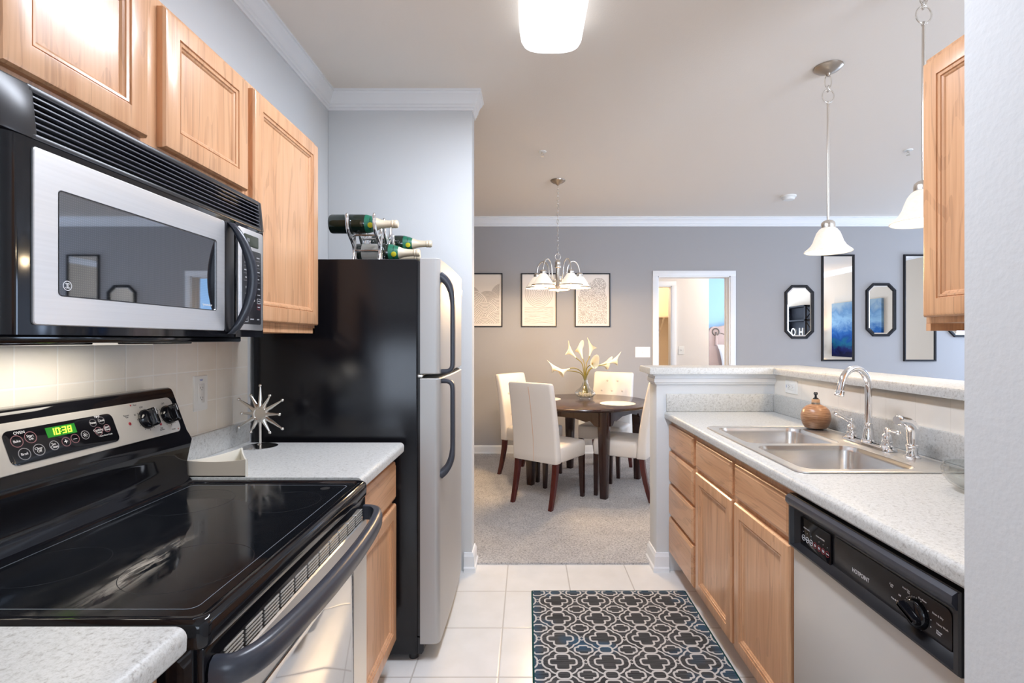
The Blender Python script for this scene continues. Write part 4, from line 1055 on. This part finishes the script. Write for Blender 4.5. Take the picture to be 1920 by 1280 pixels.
# ================================================================== LAMPS
t = thing('ceiling_light', 'long white acrylic cloud ceiling light over the kitchen aisle', 'ceiling light', (.105, 1.69, ZC))
MB().box(.0, .21, 1.10, 2.28, ZC-.02, ZC, .004).build('tray', M['trim'], t)
q = MB()
q.loft([rrect(.105, 1.69, .140-i, .622-i, .07, z, 8) for i, z in ((.0, ZC-.004), (.0, ZC-.030), (.003, ZC-.055), (.007, ZC-.080), (.016, ZC-.100), (.034, ZC-.113), (.07, ZC-.118))], False, True)
q.build('diffuser', M['lamp_white'], t, sharp=80)
light('AREA', 'tube_light', (.105, 1.69, ZC-.125), 21, lin(234, 241, 255), (0, 0, 0), .24, 1.16, parent=t)
def pendant(x, y, label):
    t = thing('pendant_lamp', label, 'pendant light', (x, y, ZC), 'pendant lamps over the bar')
    q = MB(); q.lathe([(.068, -.001), (.067, -.008), (.052, -.020), (.028, -.030), (.012, -.036), (.009, -.045), (.004, -.050)], (x, y, ZC), 32); q.build('canopy', M['bronze'], t)
    def loop(rx, rz, zc, ax):
        P = [(x+(rx*math.cos(a) if ax else 0), y+(0 if ax else rx*math.cos(a)), zc+rz*math.sin(a)) for a in [2*PI*k/20 for k in range(20)]]
        q = MB().tube(P, .0028, 8, closed=True); q.build('chain_ring', M['nickel'], t, sharp=60)
    loop(.017, .033, ZC-.076, True); loop(.010, .016, ZC-.112, False); loop(.030, .033, ZC-.150, True)
    q = MB(); q.tube([(x, y, ZC-.176), (x, y, ZC-.5), (x, y, 1.918)], .0062, 12); q.lathe([(.008, 0), (.009, .008), (.006, .012)], (x, y, ZC-.19), 14); q.build('rod', M['nickel'], t)
    q = MB(); q.lathe([(.008, 1.925), (.022, 1.920), (.031, 1.911), (.033, 1.900), (.033, 1.884), (.030, 1.882), (.028, 1.878)], (x, y, 0), 28); q.build('socket_cap', M['nickel'], t)
    q = MB(); q.lathe([(.031, 1.884), (.040, 1.878), (.053, 1.860), (.062, 1.836), (.070, 1.812), (.082, 1.792), (.098, 1.776), (.108, 1.768), (.111, 1.762), (.108, 1.760), (.095, 1.770), (.078, 1.789), (.066, 1.810), (.058, 1.836), (.049, 1.858), (.036, 1.874)], (x, y, 0), 40, False, False)
    q.build('shade', M['shade_glow'], t, sharp=80)
    light('POINT', 'bulb_light', (x, y, 1.765), 3.2, lin(255, 226, 184), radius=.035, parent=t)
    return t
pendant(1.543, 2.60, 'bell shaped alabaster pendant lamp hanging over the far bar corner')
pendant(1.525, 1.95, 'bell shaped alabaster pendant lamp partly behind the right wall cabinet')

t = thing('chandelier', 'five-arm nickel chandelier with white glass shades over the dining table', 'chandelier', (.267, 4.45, ZC))
cx, cy = .267, 4.45
q = MB(); q.lathe([(.066, -.001), (.064, -.008), (.045, -.022), (.020, -.032), (.010, -.042), (.004, -.046)], (cx, cy, ZC), 32); q.build('canopy', M['bronze'], t)
z = ZC-.046; k = 0
while z > 2.055:
    P = [(cx+(.0085*math.cos(a) if k % 2 else 0), cy+(0 if k % 2 else .0085*math.cos(a)), z-.019+.020*math.sin(a)) for a in [2*PI*i/12 for i in range(12)]]
    MB().tube(P, .0020, 6, closed=True).build('chain_link', M['nickel'], t, sharp=60); z -= .033; k += 1
MB().tube([(cx+.024*math.cos(a), cy, 2.040+.026*math.sin(a)) for a in [2*PI*i/20 for i in range(20)]], .0028, 8, closed=True).build('hanging_ring', M['nickel'], t, sharp=60)
q = MB(); q.lathe([(.004, 2.016), (.012, 2.010), (.024, 2.000), (.027, 1.985), (.024, 1.975), (.026, 1.965), (.030, 1.955), (.027, 1.945), (.018, 1.940), (.0165, 1.80), (.022, 1.792), (.026, 1.780), (.020, 1.768), (.012, 1.760), (.008, 1.745), (.011, 1.738), (.008, 1.728), (.002, 1.722)], (cx, cy, 0), 28); q.build('column', M['nickel'], t, sharp=40)
for i in range(5):
    a = math.radians(-60+72*i); c, s = math.cos(a), math.sin(a)
    f = lambda r, z: (cx+c*r, cy+s*r, z)
    P = bez(f(.018, 1.83), f(.05, 1.80), f(.075, 1.85), f(.082, 1.90), 8)+bez(f(.082, 1.90), f(.085, 2.04), f(.195, 2.04), f(.200, 1.90), 14)[1:]
    q = MB().tube(P, .0055, 10); q.lathe([(.014, 1.905), (.027, 1.898), (.030, 1.885), (.026, 1.876), (.031, 1.868), (.028, 1.860)], f(.200, 0), 20)
    q.build('arm', M['nickel'], t, sharp=60)
    q = MB(); q.lathe([(.028, 1.872), (.040, 1.860), (.060, 1.832), (.082, 1.796), (.097, 1.776), (.099, 1.770), (.096, 1.770), (.079, 1.795), (.057, 1.830), (.037, 1.856), (.026, 1.866)], f(.200, 0), 32, False, False)
    sh = q.build('glass_shade', M['shade_glow2'], t, sharp=80)
    q = MB(); q.lathe([(.099, 1.778), (.1015, 1.773), (.0985, 1.768), (.096, 1.771)], f(.200, 0), 32, False, False); q.build('rim_band', M['bronze'], sh)
    q = MB(); q.sphere(f(.200, 1.805), .022, 12, (1, 1, 1.3)); q.build('bulb', M['bulb'], t)
    light('POINT', 'bulb_light', f(.200, 1.762), 8.5, lin(255, 214, 160), radius=.03, parent=t)

# sprinklers and smoke detector on the ceiling
def sprinkler(x, y, label):
    t = thing('sprinkler', label, 'sprinkler', (x, y, ZC), 'ceiling sprinklers')
    q = MB(); q.lathe([(.030, 0), (.029, -.004), (.020, -.006), (.010, -.005)], (x, y, ZC), 24); q.build('escutcheon', M['plastic'], t)
    q = MB(); q.tube([(x, y, ZC-.004), (x, y, ZC-.018)], .008, 12)
    for s in (-1, 1): q.tube([(x+s*.006, y, ZC-.016), (x+s*.010, y, ZC-.026), (x, y, ZC-.036)], .002, 6)
    q.build('body', M['nickel'], t)
    q = MB(); q.lathe([(.013, -.036), (.013, -.038)], (x, y, ZC), 16); q.build('deflector', M['nickel'], t)
sprinkler(.111, 3.768, 'small ceiling sprinkler in front of the chandelier'); sprinkler(2.81, 3.74, 'small ceiling sprinkler over the living room near the wall cabinet')
t = thing('smoke_detector', 'round white smoke detector on the ceiling beyond the far pendant lamp', 'smoke detector', (2.54, 4.93, ZC))
q = MB(); q.lathe([(.070, 0), (.070, -.012), (.066, -.016), (.056, -.018), (.054, -.034), (.048, -.040), (.010, -.041)], (2.54, 4.93, ZC), 32); q.build('housing', M['plastic'], t)

# ================================================================== DINING TABLE
TX, TY = .53, 4.65
t = thing('dining_table', 'round espresso dining table with scalloped apron and tapered legs', 'table', (TX, TY, 0))
q = MB(); q.lathe([(.005, .722), (.572, .722), (.588, .727), (.597, .733), (.600, .741), (.597, .748), (.590, .7515), (.005, .752)], (TX, TY, 0), 72); q.build('tabletop', M['espresso'], t)
a0 = math.radians(11); R_ = .53
LP = [(TX+R_*math.cos(a0+PI/2*k), TY+R_*math.sin(a0+PI/2*k)) for k in range(4)]
for k, (x, y) in enumerate(LP):
    q = MB(); q.T = Matrix.Translation((x-.02*math.cos(a0+PI/2*k), y-.02*math.sin(a0+PI/2*k), 0)) @ Matrix.Rotation(a0+PI/4, 4, 'Z')
    q.loft([rrect(0, 0, h, h, .006, z, 2) for h, z in ((.027, .012), (.028, .02), (.036, .40), (.041, .60), (.042, .722))]); q.build('leg', M['espresso'], t)
    (xa, ya), (xb, yb) = LP[k], LP[(k+1) % 4]
    L = math.hypot(xb-xa, yb-ya); F = FR((xa, ya, 0), (xb-xa, yb-ya, 0), (0, 0, 1))
    lo = []
    for i in range(41):
        u = .04+(L-.08)*i/40; e = min(u-.04, L-.04-u)
        v = .60 if e < .03 else (.60+.022*(e-.03)/.03 if e < .06 else (.628+.014*math.sin((e-.06)/.05*PI) if e < .11 else .628+.026*min(1, (e-.11)/.12)))
        lo.append((u, v))
    q = MB(); q.T = F; poly = lo+[(L-.04, .722), (.04, .722)]
    q.loft([[(u, v, d) for u, v in poly] for d in (.012, .034)]); q.build('apron', M['espresso'], t)
def placemat(x, y, label):
    r = .155; q = MB(); n = 72
    q.loft([[(r_*(1+.012*math.cos(18*2*PI*i/n)*(1 if r_ > .1 else 0))*math.cos(2*PI*i/n), r_*(1+.012*math.cos(18*2*PI*i/n)*(1 if r_ > .1 else 0))*math.sin(2*PI*i/n), z) for i in range(n)] for r_, z in ((r, 0), (r, .003), (r-.006, .004), (.03, .0042))])
    o = q.build('placemat', M['linen']); o.location = (x, y, .7522); tag(o, label, 'placemat', 'round placemats on the dining table')
placemat(.79, 4.44, 'round white scalloped placemat right of the vase, near the bar'); placemat(.16, 4.78, 'round white scalloped placemat left of the vase, behind the front chair back')
# chairs
CH = thing('dining_chair', 'ivory leather parsons chair with its seamed back turned to the kitchen', 'chair', (0, 0, 0), 'chairs around the dining table')
def sect(z, yb, hy, hx, r=.018): return [(x, y+yb, z) for x, y, _ in rrect(0, 0, hx, hy, r, 0, 3)]
q = MB()
rings = [sect(.355, -.185, .038, .208)]
for k in range(0, 13):
    f = k/12; z = .36+.60*f; yb = -.186-.085*f**1.6; hy = .040-.011*f; hx = .212-.006*f
    rings.append(sect(z, yb, hy, hx))
rings += [sect(.972, -.273, .025, .200, .014), sect(.977, -.274, .018, .190, .01)]
bk = q.loft(rings).build('backrest', M['leather'], CH, sharp=50)
q = MB()
P = [(0.0, -.186-.085*f**1.6-(.040-.011*f)-.0004, .362+.585*f) for f in [k/12 for k in range(13)]]
q.tube(P, .0016, 6); q.build('seam', M['tan'], bk)
for vz, us in ((.89, (-.055, .055)), (.79, (-.11, 0, .11)), (.69, (-.055, .055)), (.59, (-.11, 0, .11))):
    for u in us:
        f = (vz-.36)/.60; yb = -.186-.085*f**1.6+(.040-.011*f)
        q = MB(); q.sphere((u, yb, vz), .0125, 12, (1, .4, 1)); q.build('button', M['button'], bk)
q = MB(); q.loft([rrect(0, .035, hx, hy, r, z, 4) for hx, hy, r, z in ((.205, .180, .02, .358), (.212, .186, .025, .366), (.214, .189, .028, .44), (.212, .187, .03, .468), (.204, .180, .034, .482), (.185, .160, .035, .488), (.10, .09, .03, .490))]); q.build('seat', M['leather'], CH, sharp=60)
for s in (-1, 1):
    q = MB(); q.loft([rrect(s*.183+s*o, y, h, h, .003, z, 1) for o, y, h, z in ((.006, .200, .0155, .010), (.003, .199, .018, .15), (0, .197, .022, .36))]); q.build('leg', M['espresso'], CH)
    q = MB(); q.loft([rrect(s*.183, y, h, h, .003, z, 1) for y, h, z in ((-.262, .016, .010), (-.240, .0175, .08), (-.215, .0195, .18), (-.196, .021, .28), (-.188, .0215, .36))]); q.build('leg', M['cherry'], CH)
def face(fx, fy): return math.atan2(fy, fx)-PI/2
CH.location = (.185, 4.165, 0); CH.rotation_euler = (0, 0, face(.60, .80))
dup(CH, (.045, 4.90, 0), face(.80, -.60), 'ivory leather parsons chair left of the table with its tufted back showing')
dup(CH, (.775, 5.02, 0), face(-.45, -.89), 'ivory leather parsons chair on the far side of the table facing the kitchen')
dup(CH, (.838, 4.315, 0), face(-.885, .465), 'ivory leather parsons chair mostly hidden behind the end of the bar wall')
# vase with calla lilies
vx, vy, vz = .545, 4.79, .752
t = thing('glass_vase', 'clear glass vase with a wide foot holding the lilies on the dining table', 'vase', (vx, vy, vz))
q = MB(); q.lathe([(.001, .0005), (.054, .0005), (.056, .004), (.050, .010), (.052, .014), (.080, .026), (.099, .046), (.098, .062), (.080, .084), (.052, .104), (.034, .128), (.026, .16), (.025, .19), (.027, .225), (.0245, .225), (.0225, .19), (.0235, .16), (.031, .127), (.049, .102), (.077, .081), (.095, .061), (.096, .047), (.078, .029), (.050, .018), (.001, .016)], (vx, vy, vz), 48, False, False)
q.build('vessel', M['glass'], t, sharp=80)
q = MB()
for k in range(90):
    a = random.random()*2*PI; r = .082*math.sqrt(random.random()); h = random.random()
    z = vz+.026+.030*h
    if r > .048+.032*min(1, (z-vz-.018)/.022): r *= .6
    q.sphere((vx+r*math.cos(a), vy+r*math.sin(a), z), .0075, 6, (1, 1, .7))
o = q.build('vase_pebbles', M['pebble'], None); tag(o, 'clear glass pebbles filling the foot of the vase', 'pebbles'); o['kind'] = 'stuff'
# direction of each flower: tip position in metres relative to the mouth
LIL = [((-.215, -.02, .060), (-.10, 0, .025), 'ivory calla lily reaching lowest and farthest left out of the vase'),
       ((-.150, -.06, .075), (-.085, -.03, -.03), 'ivory calla lily drooping left in front of the leftmost one'),
       ((-.085, .02, .175), (-.07, 0, .075), 'large ivory calla lily standing upper left with a pointed lip'),
       ((-.020, .03, .165), (-.02, .02, .08), 'upright pale calla lily in the middle left of the bouquet'),
       ((.045, .02, .190), (.025, 0, .12), 'tallest upright calla lily at the top of the bouquet'),
       ((.040, -.08, .110), (.02, -.07, .02), 'ivory calla lily opening toward the kitchen in the middle'),
       ((.130, .05, .095), (.05, .02, .01), 'ivory calla lily half hidden behind the rightmost one'),
       ((.200, -.02, .118), (.10, -.01, .04), 'ivory calla lily reaching farthest right out of the vase')]
for (bx, by, bz), dv, lab in LIL:
    m0 = Vector((vx, vy, vz+.215)); b = m0+Vector((bx, by, bz)); d = Vector(dv).normalized()
    t = thing('calla_lily', lab, 'flower', tuple(b), 'calla lilies in the vase')
    foot = Vector((vx-bx*.12, vy-by*.12, vz+.055))
    P = bez(foot, (vx-bx*.03, vy-by*.03, vz+.17), tuple(m0+Vector((bx*.12, by*.12, .02))), tuple(m0+Vector((bx*.2, by*.2, bz*.45))), 10)+bez(tuple(m0+Vector((bx*.2, by*.2, bz*.45))), tuple(m0+Vector((bx*.35, by*.35, bz*.85))), tuple(b-d*.05), tuple(b), 10)[1:]
    MB().tube(P, .0042, 8).build('stem', M['stem'], t, sharp=60)
    up = Vector((0, 0, 1)); sd = d.cross(up)
    if sd.length < .1: sd = Vector((1, 0, 0))
    sd.normalize(); u2 = sd.cross(d).normalized()
    # spathe: funnel opening to one side, with a pointed tip; built with real thickness
    def spathe(th):
        rows = []
        for i in range(11):
            f = i/10; row = []
            for j in range(25):
                a = -PI*.98+2*PI*.98*j/24; tip = max(0, math.cos(a))**1.5
                r = .0055+.027*f**1.5*(1+.15*tip)+(.010*f**4)
                ln = .118*f*(1+.42*tip*f**2)-(.030*f*f*(1-math.cos(a))/2)
                fl = .012*f**6
                p = b+d*ln+(u2*(-math.cos(a))*-1+sd*math.sin(a)*.8)*(r+fl-th)
                row.append(p)
            rows.append(row)
        return rows
    A, Bv = spathe(0), spathe(.0012)
    q = MB(); q.loft(A+list(reversed(Bv)), False, False, closed=False); q.build('spathe', M['petal'], t, sharp=80)
    q = MB(); q.tube([b+d*.004, b+d*.02, b+d*.05, b+d*.062], [.002, .004, .0036, .0012], 8); q.build('spadix', M['spadix'], t, sharp=60)

# ================================================================== ON THE FAR WALL
KW = 5.785/950
def px(x): return (x-989)*KW
def pz(y): return 1.31-(y-637)*KW
def picture(cx, kind, label):
    cz = pz(562.5); t = thing('framed_print', label, 'picture', (cx, YF-.012, cz), 'line art prints on the grey wall')
    hw, hh = .202, .306
    q = MB(); q.T = FR((cx, YF-.004, cz), (1, 0, 0), (0, 0, 1))
    def rc(a, b, z): return [(-a, -b, z), (a, -b, z), (a, b, z), (-a, b, z)]
    q.loft([rc(hw, hh, 0), rc(hw, hh, .020), rc(hw-.011, hh-.011, .020), rc(hw-.011, hh-.011, .004), rc(hw-.011, hh-.011, 0)], False, False); q.build('frame', M['frame_black'], t)
    q = MB(); q.box(cx-hw+.009, cx+hw-.009, YF-.0125, YF-.005, cz-hh+.009, cz+hh-.009); q.build('print', art(kind), t)
picture(px(909), 'hills', 'black framed line print of layered hills, cut by the kitchen wall')
picture(px(1010.5), 'sun', 'black framed line print of a sun over water, behind the chandelier')
picture(px(1111), 'cells', 'black framed print of fine cell-like lines, nearest the doorway')
def mirror(cx, cz, hw, hh, cut, fw, label, name='wall_mirror', bevel=False):
    t = thing(name, label, 'mirror', (cx, YF-.012, cz), 'black framed mirrors on the grey wall')
    F = FR((cx, YF-.002, cz), (1, 0, 0), (0, 0, 1))
    def oc(i, z):
        a, b = hw-i, hh-i
        if not cut: return [(-a, -b, z), (a, -b, z), (a, b, z), (-a, b, z)]
        c = cut-i*.586
        return [(-a+c, -b, z), (a-c, -b, z), (a, -b+c, z), (a, b-c, z), (a-c, b, z), (-a+c, b, z), (-a, b-c, z), (-a, -b+c, z)]
    q = MB(); q.T = F; q.loft([oc(0, 0), oc(0, .020), oc(.003, .023), oc(fw-.003, .023), oc(fw, .020), oc(fw, .004)], True, False); q.build('frame', M['frame_black'], t, sharp=20)
    q = MB(); q.T = F
    if bevel: q.loft([oc(fw-.001, .006), oc(fw-.001, .008), oc(fw+.016, .0105)], True, True)
    else: q.loft([oc(fw-.001, .006), oc(fw-.001, .010)], True, True)
    q.build('mirror_glass', M['mirror'], t, sharp=1)
mirror(px(1499), pz(584.5), .165, .307, .080, .026, 'eight-sided black mirror nearest the doorway', bevel=True)
mirror(px(1571.5), pz(577), .186, .608, 0, .019, 'tall rectangular black mirror below the far pendant lamp')
mirror(px(1652), pz(580.5), .170, .304, .080, .026, 'eight-sided black mirror between the two tall mirrors', bevel=True)
mirror(px(1725), pz(577), .184, .610, 0, .019, 'tall rectangular black mirror partly behind the right wall cabinet')
mirror(px(1805), pz(582), .170, .304, .080, .026, 'eight-sided black mirror showing below the right wall cabinet', bevel=True)
t = thing('light_switch', 'white triple light switch plate on the grey wall left of the doorway', 'light switch', (px(1205.5), YF, pz(660)))
q = MB(); F = FR((px(1205.5), YF, pz(660)), (1, 0, 0), (0, 0, 1)); q.T = F; q.loft([rrect(0, 0, .086-i, .060-i, .004, d) for i, d in ((0, 0), (0, .004), (.002, .006))]); q.build('cover_plate', M['plastic'], t)
for k in (-1, 0, 1):
    q = MB(); q.T = F; q.box(k*.046-.005, k*.046+.005, -.011, .011, .005, .010, .001); q.build('toggle', M['plastic'], t)
t = thing('light_switch', 'white single light switch on the white wall inside the bedroom', 'light switch', (2.17, 7.15, 1.165))
q = MB(); F = FR((2.17, 7.15, 1.165), (1, 0, 0), (0, 0, 1)); q.T = F; q.loft([rrect(0, 0, .040-i, .060-i, .004, d) for i, d in ((0, 0), (0, .004), (.002, .006))]); q.build('cover_plate', M['plastic'], t)
q = MB(); q.T = F; q.box(-.005, .005, -.011, .011, .005, .011, .001); q.build('toggle', M['plastic'], t)

# rug on the tiles
q = MB(); q.loft([rrect(.4, .875, .4-i, .875-i, .006, z, 2) for i, z in ((.002, 0), (0, .002), (0, .006), (.003, .008))])
o = q.build('rug', M['rug']); o.location = (.02, .887, .0003); tag(o, 'dark grey trellis patterned rug with teal edging on the tile floor', 'rug')

# ================================================================== BEDROOM BEYOND THE DOOR
t = thing('bed', 'bed with an arched taupe upholstered headboard seen through the doorway', 'bed', (4.2, 8.3, .012))
HB = [(3.30, .05), (3.30, 1.44)]+[(3.415+.115*math.cos(a), 1.44+.115*math.sin(a)) for a in [PI-PI*.62*k/10 for k in range(11)]]+[(3.50, 1.555), (3.60, 1.575), (3.80, 1.66), (4.05, 1.73), (4.2, 1.74)]
HB += [(8.4-x, z) for x, z in reversed(HB[:-1])]
MB().prism(HB, 'y', 9.20, 9.295).build('headboard', M['headboard'], t, sharp=30)
q = MB()
for xc in (3.42, 4.98): q.tube([(xc+.06*math.cos(a), 9.198, 1.455+.06*math.sin(a)) for a in [2*PI*k/24 for k in range(24)]], .012, 8, closed=True)
q.tube([(3.48, 9.198, 1.44), (3.65, 9.198, 1.39), (3.9, 9.198, 1.36), (4.2, 9.198, 1.35), (4.5, 9.198, 1.36), (4.75, 9.198, 1.39), (4.92, 9.198, 1.44)], .006, 8)
q.build('scroll_trim', M['pewter'], t, sharp=60)
MB().box(3.34, 5.06, 7.30, 9.20, .30, .62, .05, 3).build('mattress', M['bedding'], t)
MB().box(3.34, 5.06, 7.32, 9.20, .10, .32, .01).build('bed_base', M['headboard'], t)
q = MB()
for x in (3.40, 5.0):
    for y in (7.4, 9.1): q.tube([(x, y, .012), (x, y, .12)], .03, 10)
q.build('feet', M['pewter'], t)
t = thing('tassel', 'small pewter tassel hanging from the headboard scroll', 'tassel', (3.42, 9.185, 1.45))
q = MB(); q.lathe([(.004, 0), (.016, -.006), (.010, -.02), (.006, -.05), (.012, -.06)], (3.42, 9.185, 1.455), 16); q.build('cord_knot', M['pewter'], t)
q = MB(); q.lathe([(.008, -.05), (.018, -.08), (.026, -.24), (.020, -.245)], (3.42, 9.185, 1.455), 16); q.build('fringe', M['headboard'], t)
q = MB(); n = 12
def pil(u, v): # pillow half thickness
    return .10*(max(0, 1-u**4)*max(0, 1-v**4))**.5
rings = []
for k in range(n+1):
    v = -1+2*k/n; ring = []
    W = .36*(1-.10*(1-v*v))
    for i in range(2*n):
        if i <= n: u = -1+2*i/n; s = -1
        else: u = 1-2*(i-n)/n; s = 1
        ring.append((3.80+W*u-.03*v, 9.03+s*pil(u, v)+.08*(v+1)*.5, .93+.30*v*(1-.06*(1-u*u))))
    rings.append(ring)
q.loft(rings); tag(q.build('pillow', M['bedding'], sharp=80), 'white pillow propped against the taupe headboard', 'pillow')
t = thing('closet_shelf', 'tan wooden closet shelf with a bracket inside the bedroom closet', 'shelf', (1.4, 8.3, 1.68))
MB().box(-.2, 2.4, 8.10, 8.498, 1.67, 1.70, .002).build('board', M['wall_peach'], t)
MB().box(-.2, 2.4, 8.478, 8.499, 1.58, 1.67).build('cleat', M['wall_peach'], t)
q = MB(); q.prism([(8.15, 1.67), (8.17, 1.67), (8.49, 1.40), (8.49, 1.36)], 'x', 2.18, 2.21); q.build('bracket', M['wall_peach'], t)

# ================================================================== LIVING ROOM SIDE, SEEN IN THE MIRRORS
o = MB().box(XR-.042, XR-.002, 1.32, 2.76, 0, 1.06).build('wall_painting', M['painting'])
for v in o.data.vertices: pass
tag(o, 'large abstract blue and white sea painting reflected in the tall mirror', 'painting'); o.location = (0, 0, .98)
t = thing('bookcase', 'dark navy bookcase with X-shaped side bracing reflected in the small mirror', 'bookcase', (XR-.19, .2, .012))
b0, b1, x0, x1 = -.50, .75, XR-.27, XR-.01
q = MB()
for z in (.06, .55, .95, 1.35, 1.72, 2.03): q.box(x0, x1, b0, b1, z, z+.03)
q.build('shelf', M['navy'], t)
q = MB()
for y in (b0, b1-.04): 
    for x in (x0, x1-.04): q.box(x, x+.04, y, y+.04, .012, 2.06)
q.build('posts', M['navy'], t)
q = MB()
for y in (b0+.02, b1-.02):
    for k, (za, zb) in enumerate(((.58, .95), (.98, 1.35), (1.38, 1.72), (1.75, 2.03))):
        q.tube([(x0+.02, y, za), (x1-.02, y, zb)], .012, 6); q.tube([(x0+.02, y, zb), (x1-.02, y, za)], .012, 6)
q.build('cross_brace', M['navy'], t)
MB().box(x1-.012, x1, b0, b1, .06, 2.03).build('back_panel', M['navy'], t)
MB().box(x0, x1-.012, b0+.042, b0+.056, .06, 2.03).build('side_panel', M['navy'], t)
for k, s in enumerate('HO'):
    q = MB(); q.T = FR((x0+.06, .50-k*.32, 1.472), (0, -1, 0), (0, 0, 1)); q.text(s, .26, 0, 0, 0, depth=.015)
    o = q.build('wooden_letter', M['letter'], sharp=20); tag(o, 'white wooden letter %s standing on the navy bookcase shelf' % s, 'letter', 'white letters on the bookcase')
t = thing('floor_lamp', 'floor lamp with a dark cone shade beside the sea painting', 'lamp', (XR-.30, 1.02, .012))
q = MB(); q.lathe([(.13, 0), (.13, .02), (.02, .035)], (XR-.30, 1.02, .012), 28); q.build('base', M['pewter'], t)
MB().tube([(XR-.30, 1.02, .04), (XR-.30, 1.02, 1.10)], .011, 10).build('pole', M['pewter'], t)
q = MB(); q.lathe([(.19, 1.02), (.10, 1.30), (.097, 1.30), (.187, 1.02)], (XR-.30, 1.02, 0), 32, False, False); q.build('lamp_shade', M['lamp_shade_dark'], t, sharp=80)
q = MB(); q.sphere((XR-.30, 1.02, 1.13), .03, 12); q.build('bulb', M['bulb'], t)
light('POINT', 'bulb_light', (XR-.30, 1.02, 1.18), 14, lin(255, 206, 140), radius=.03, parent=t)
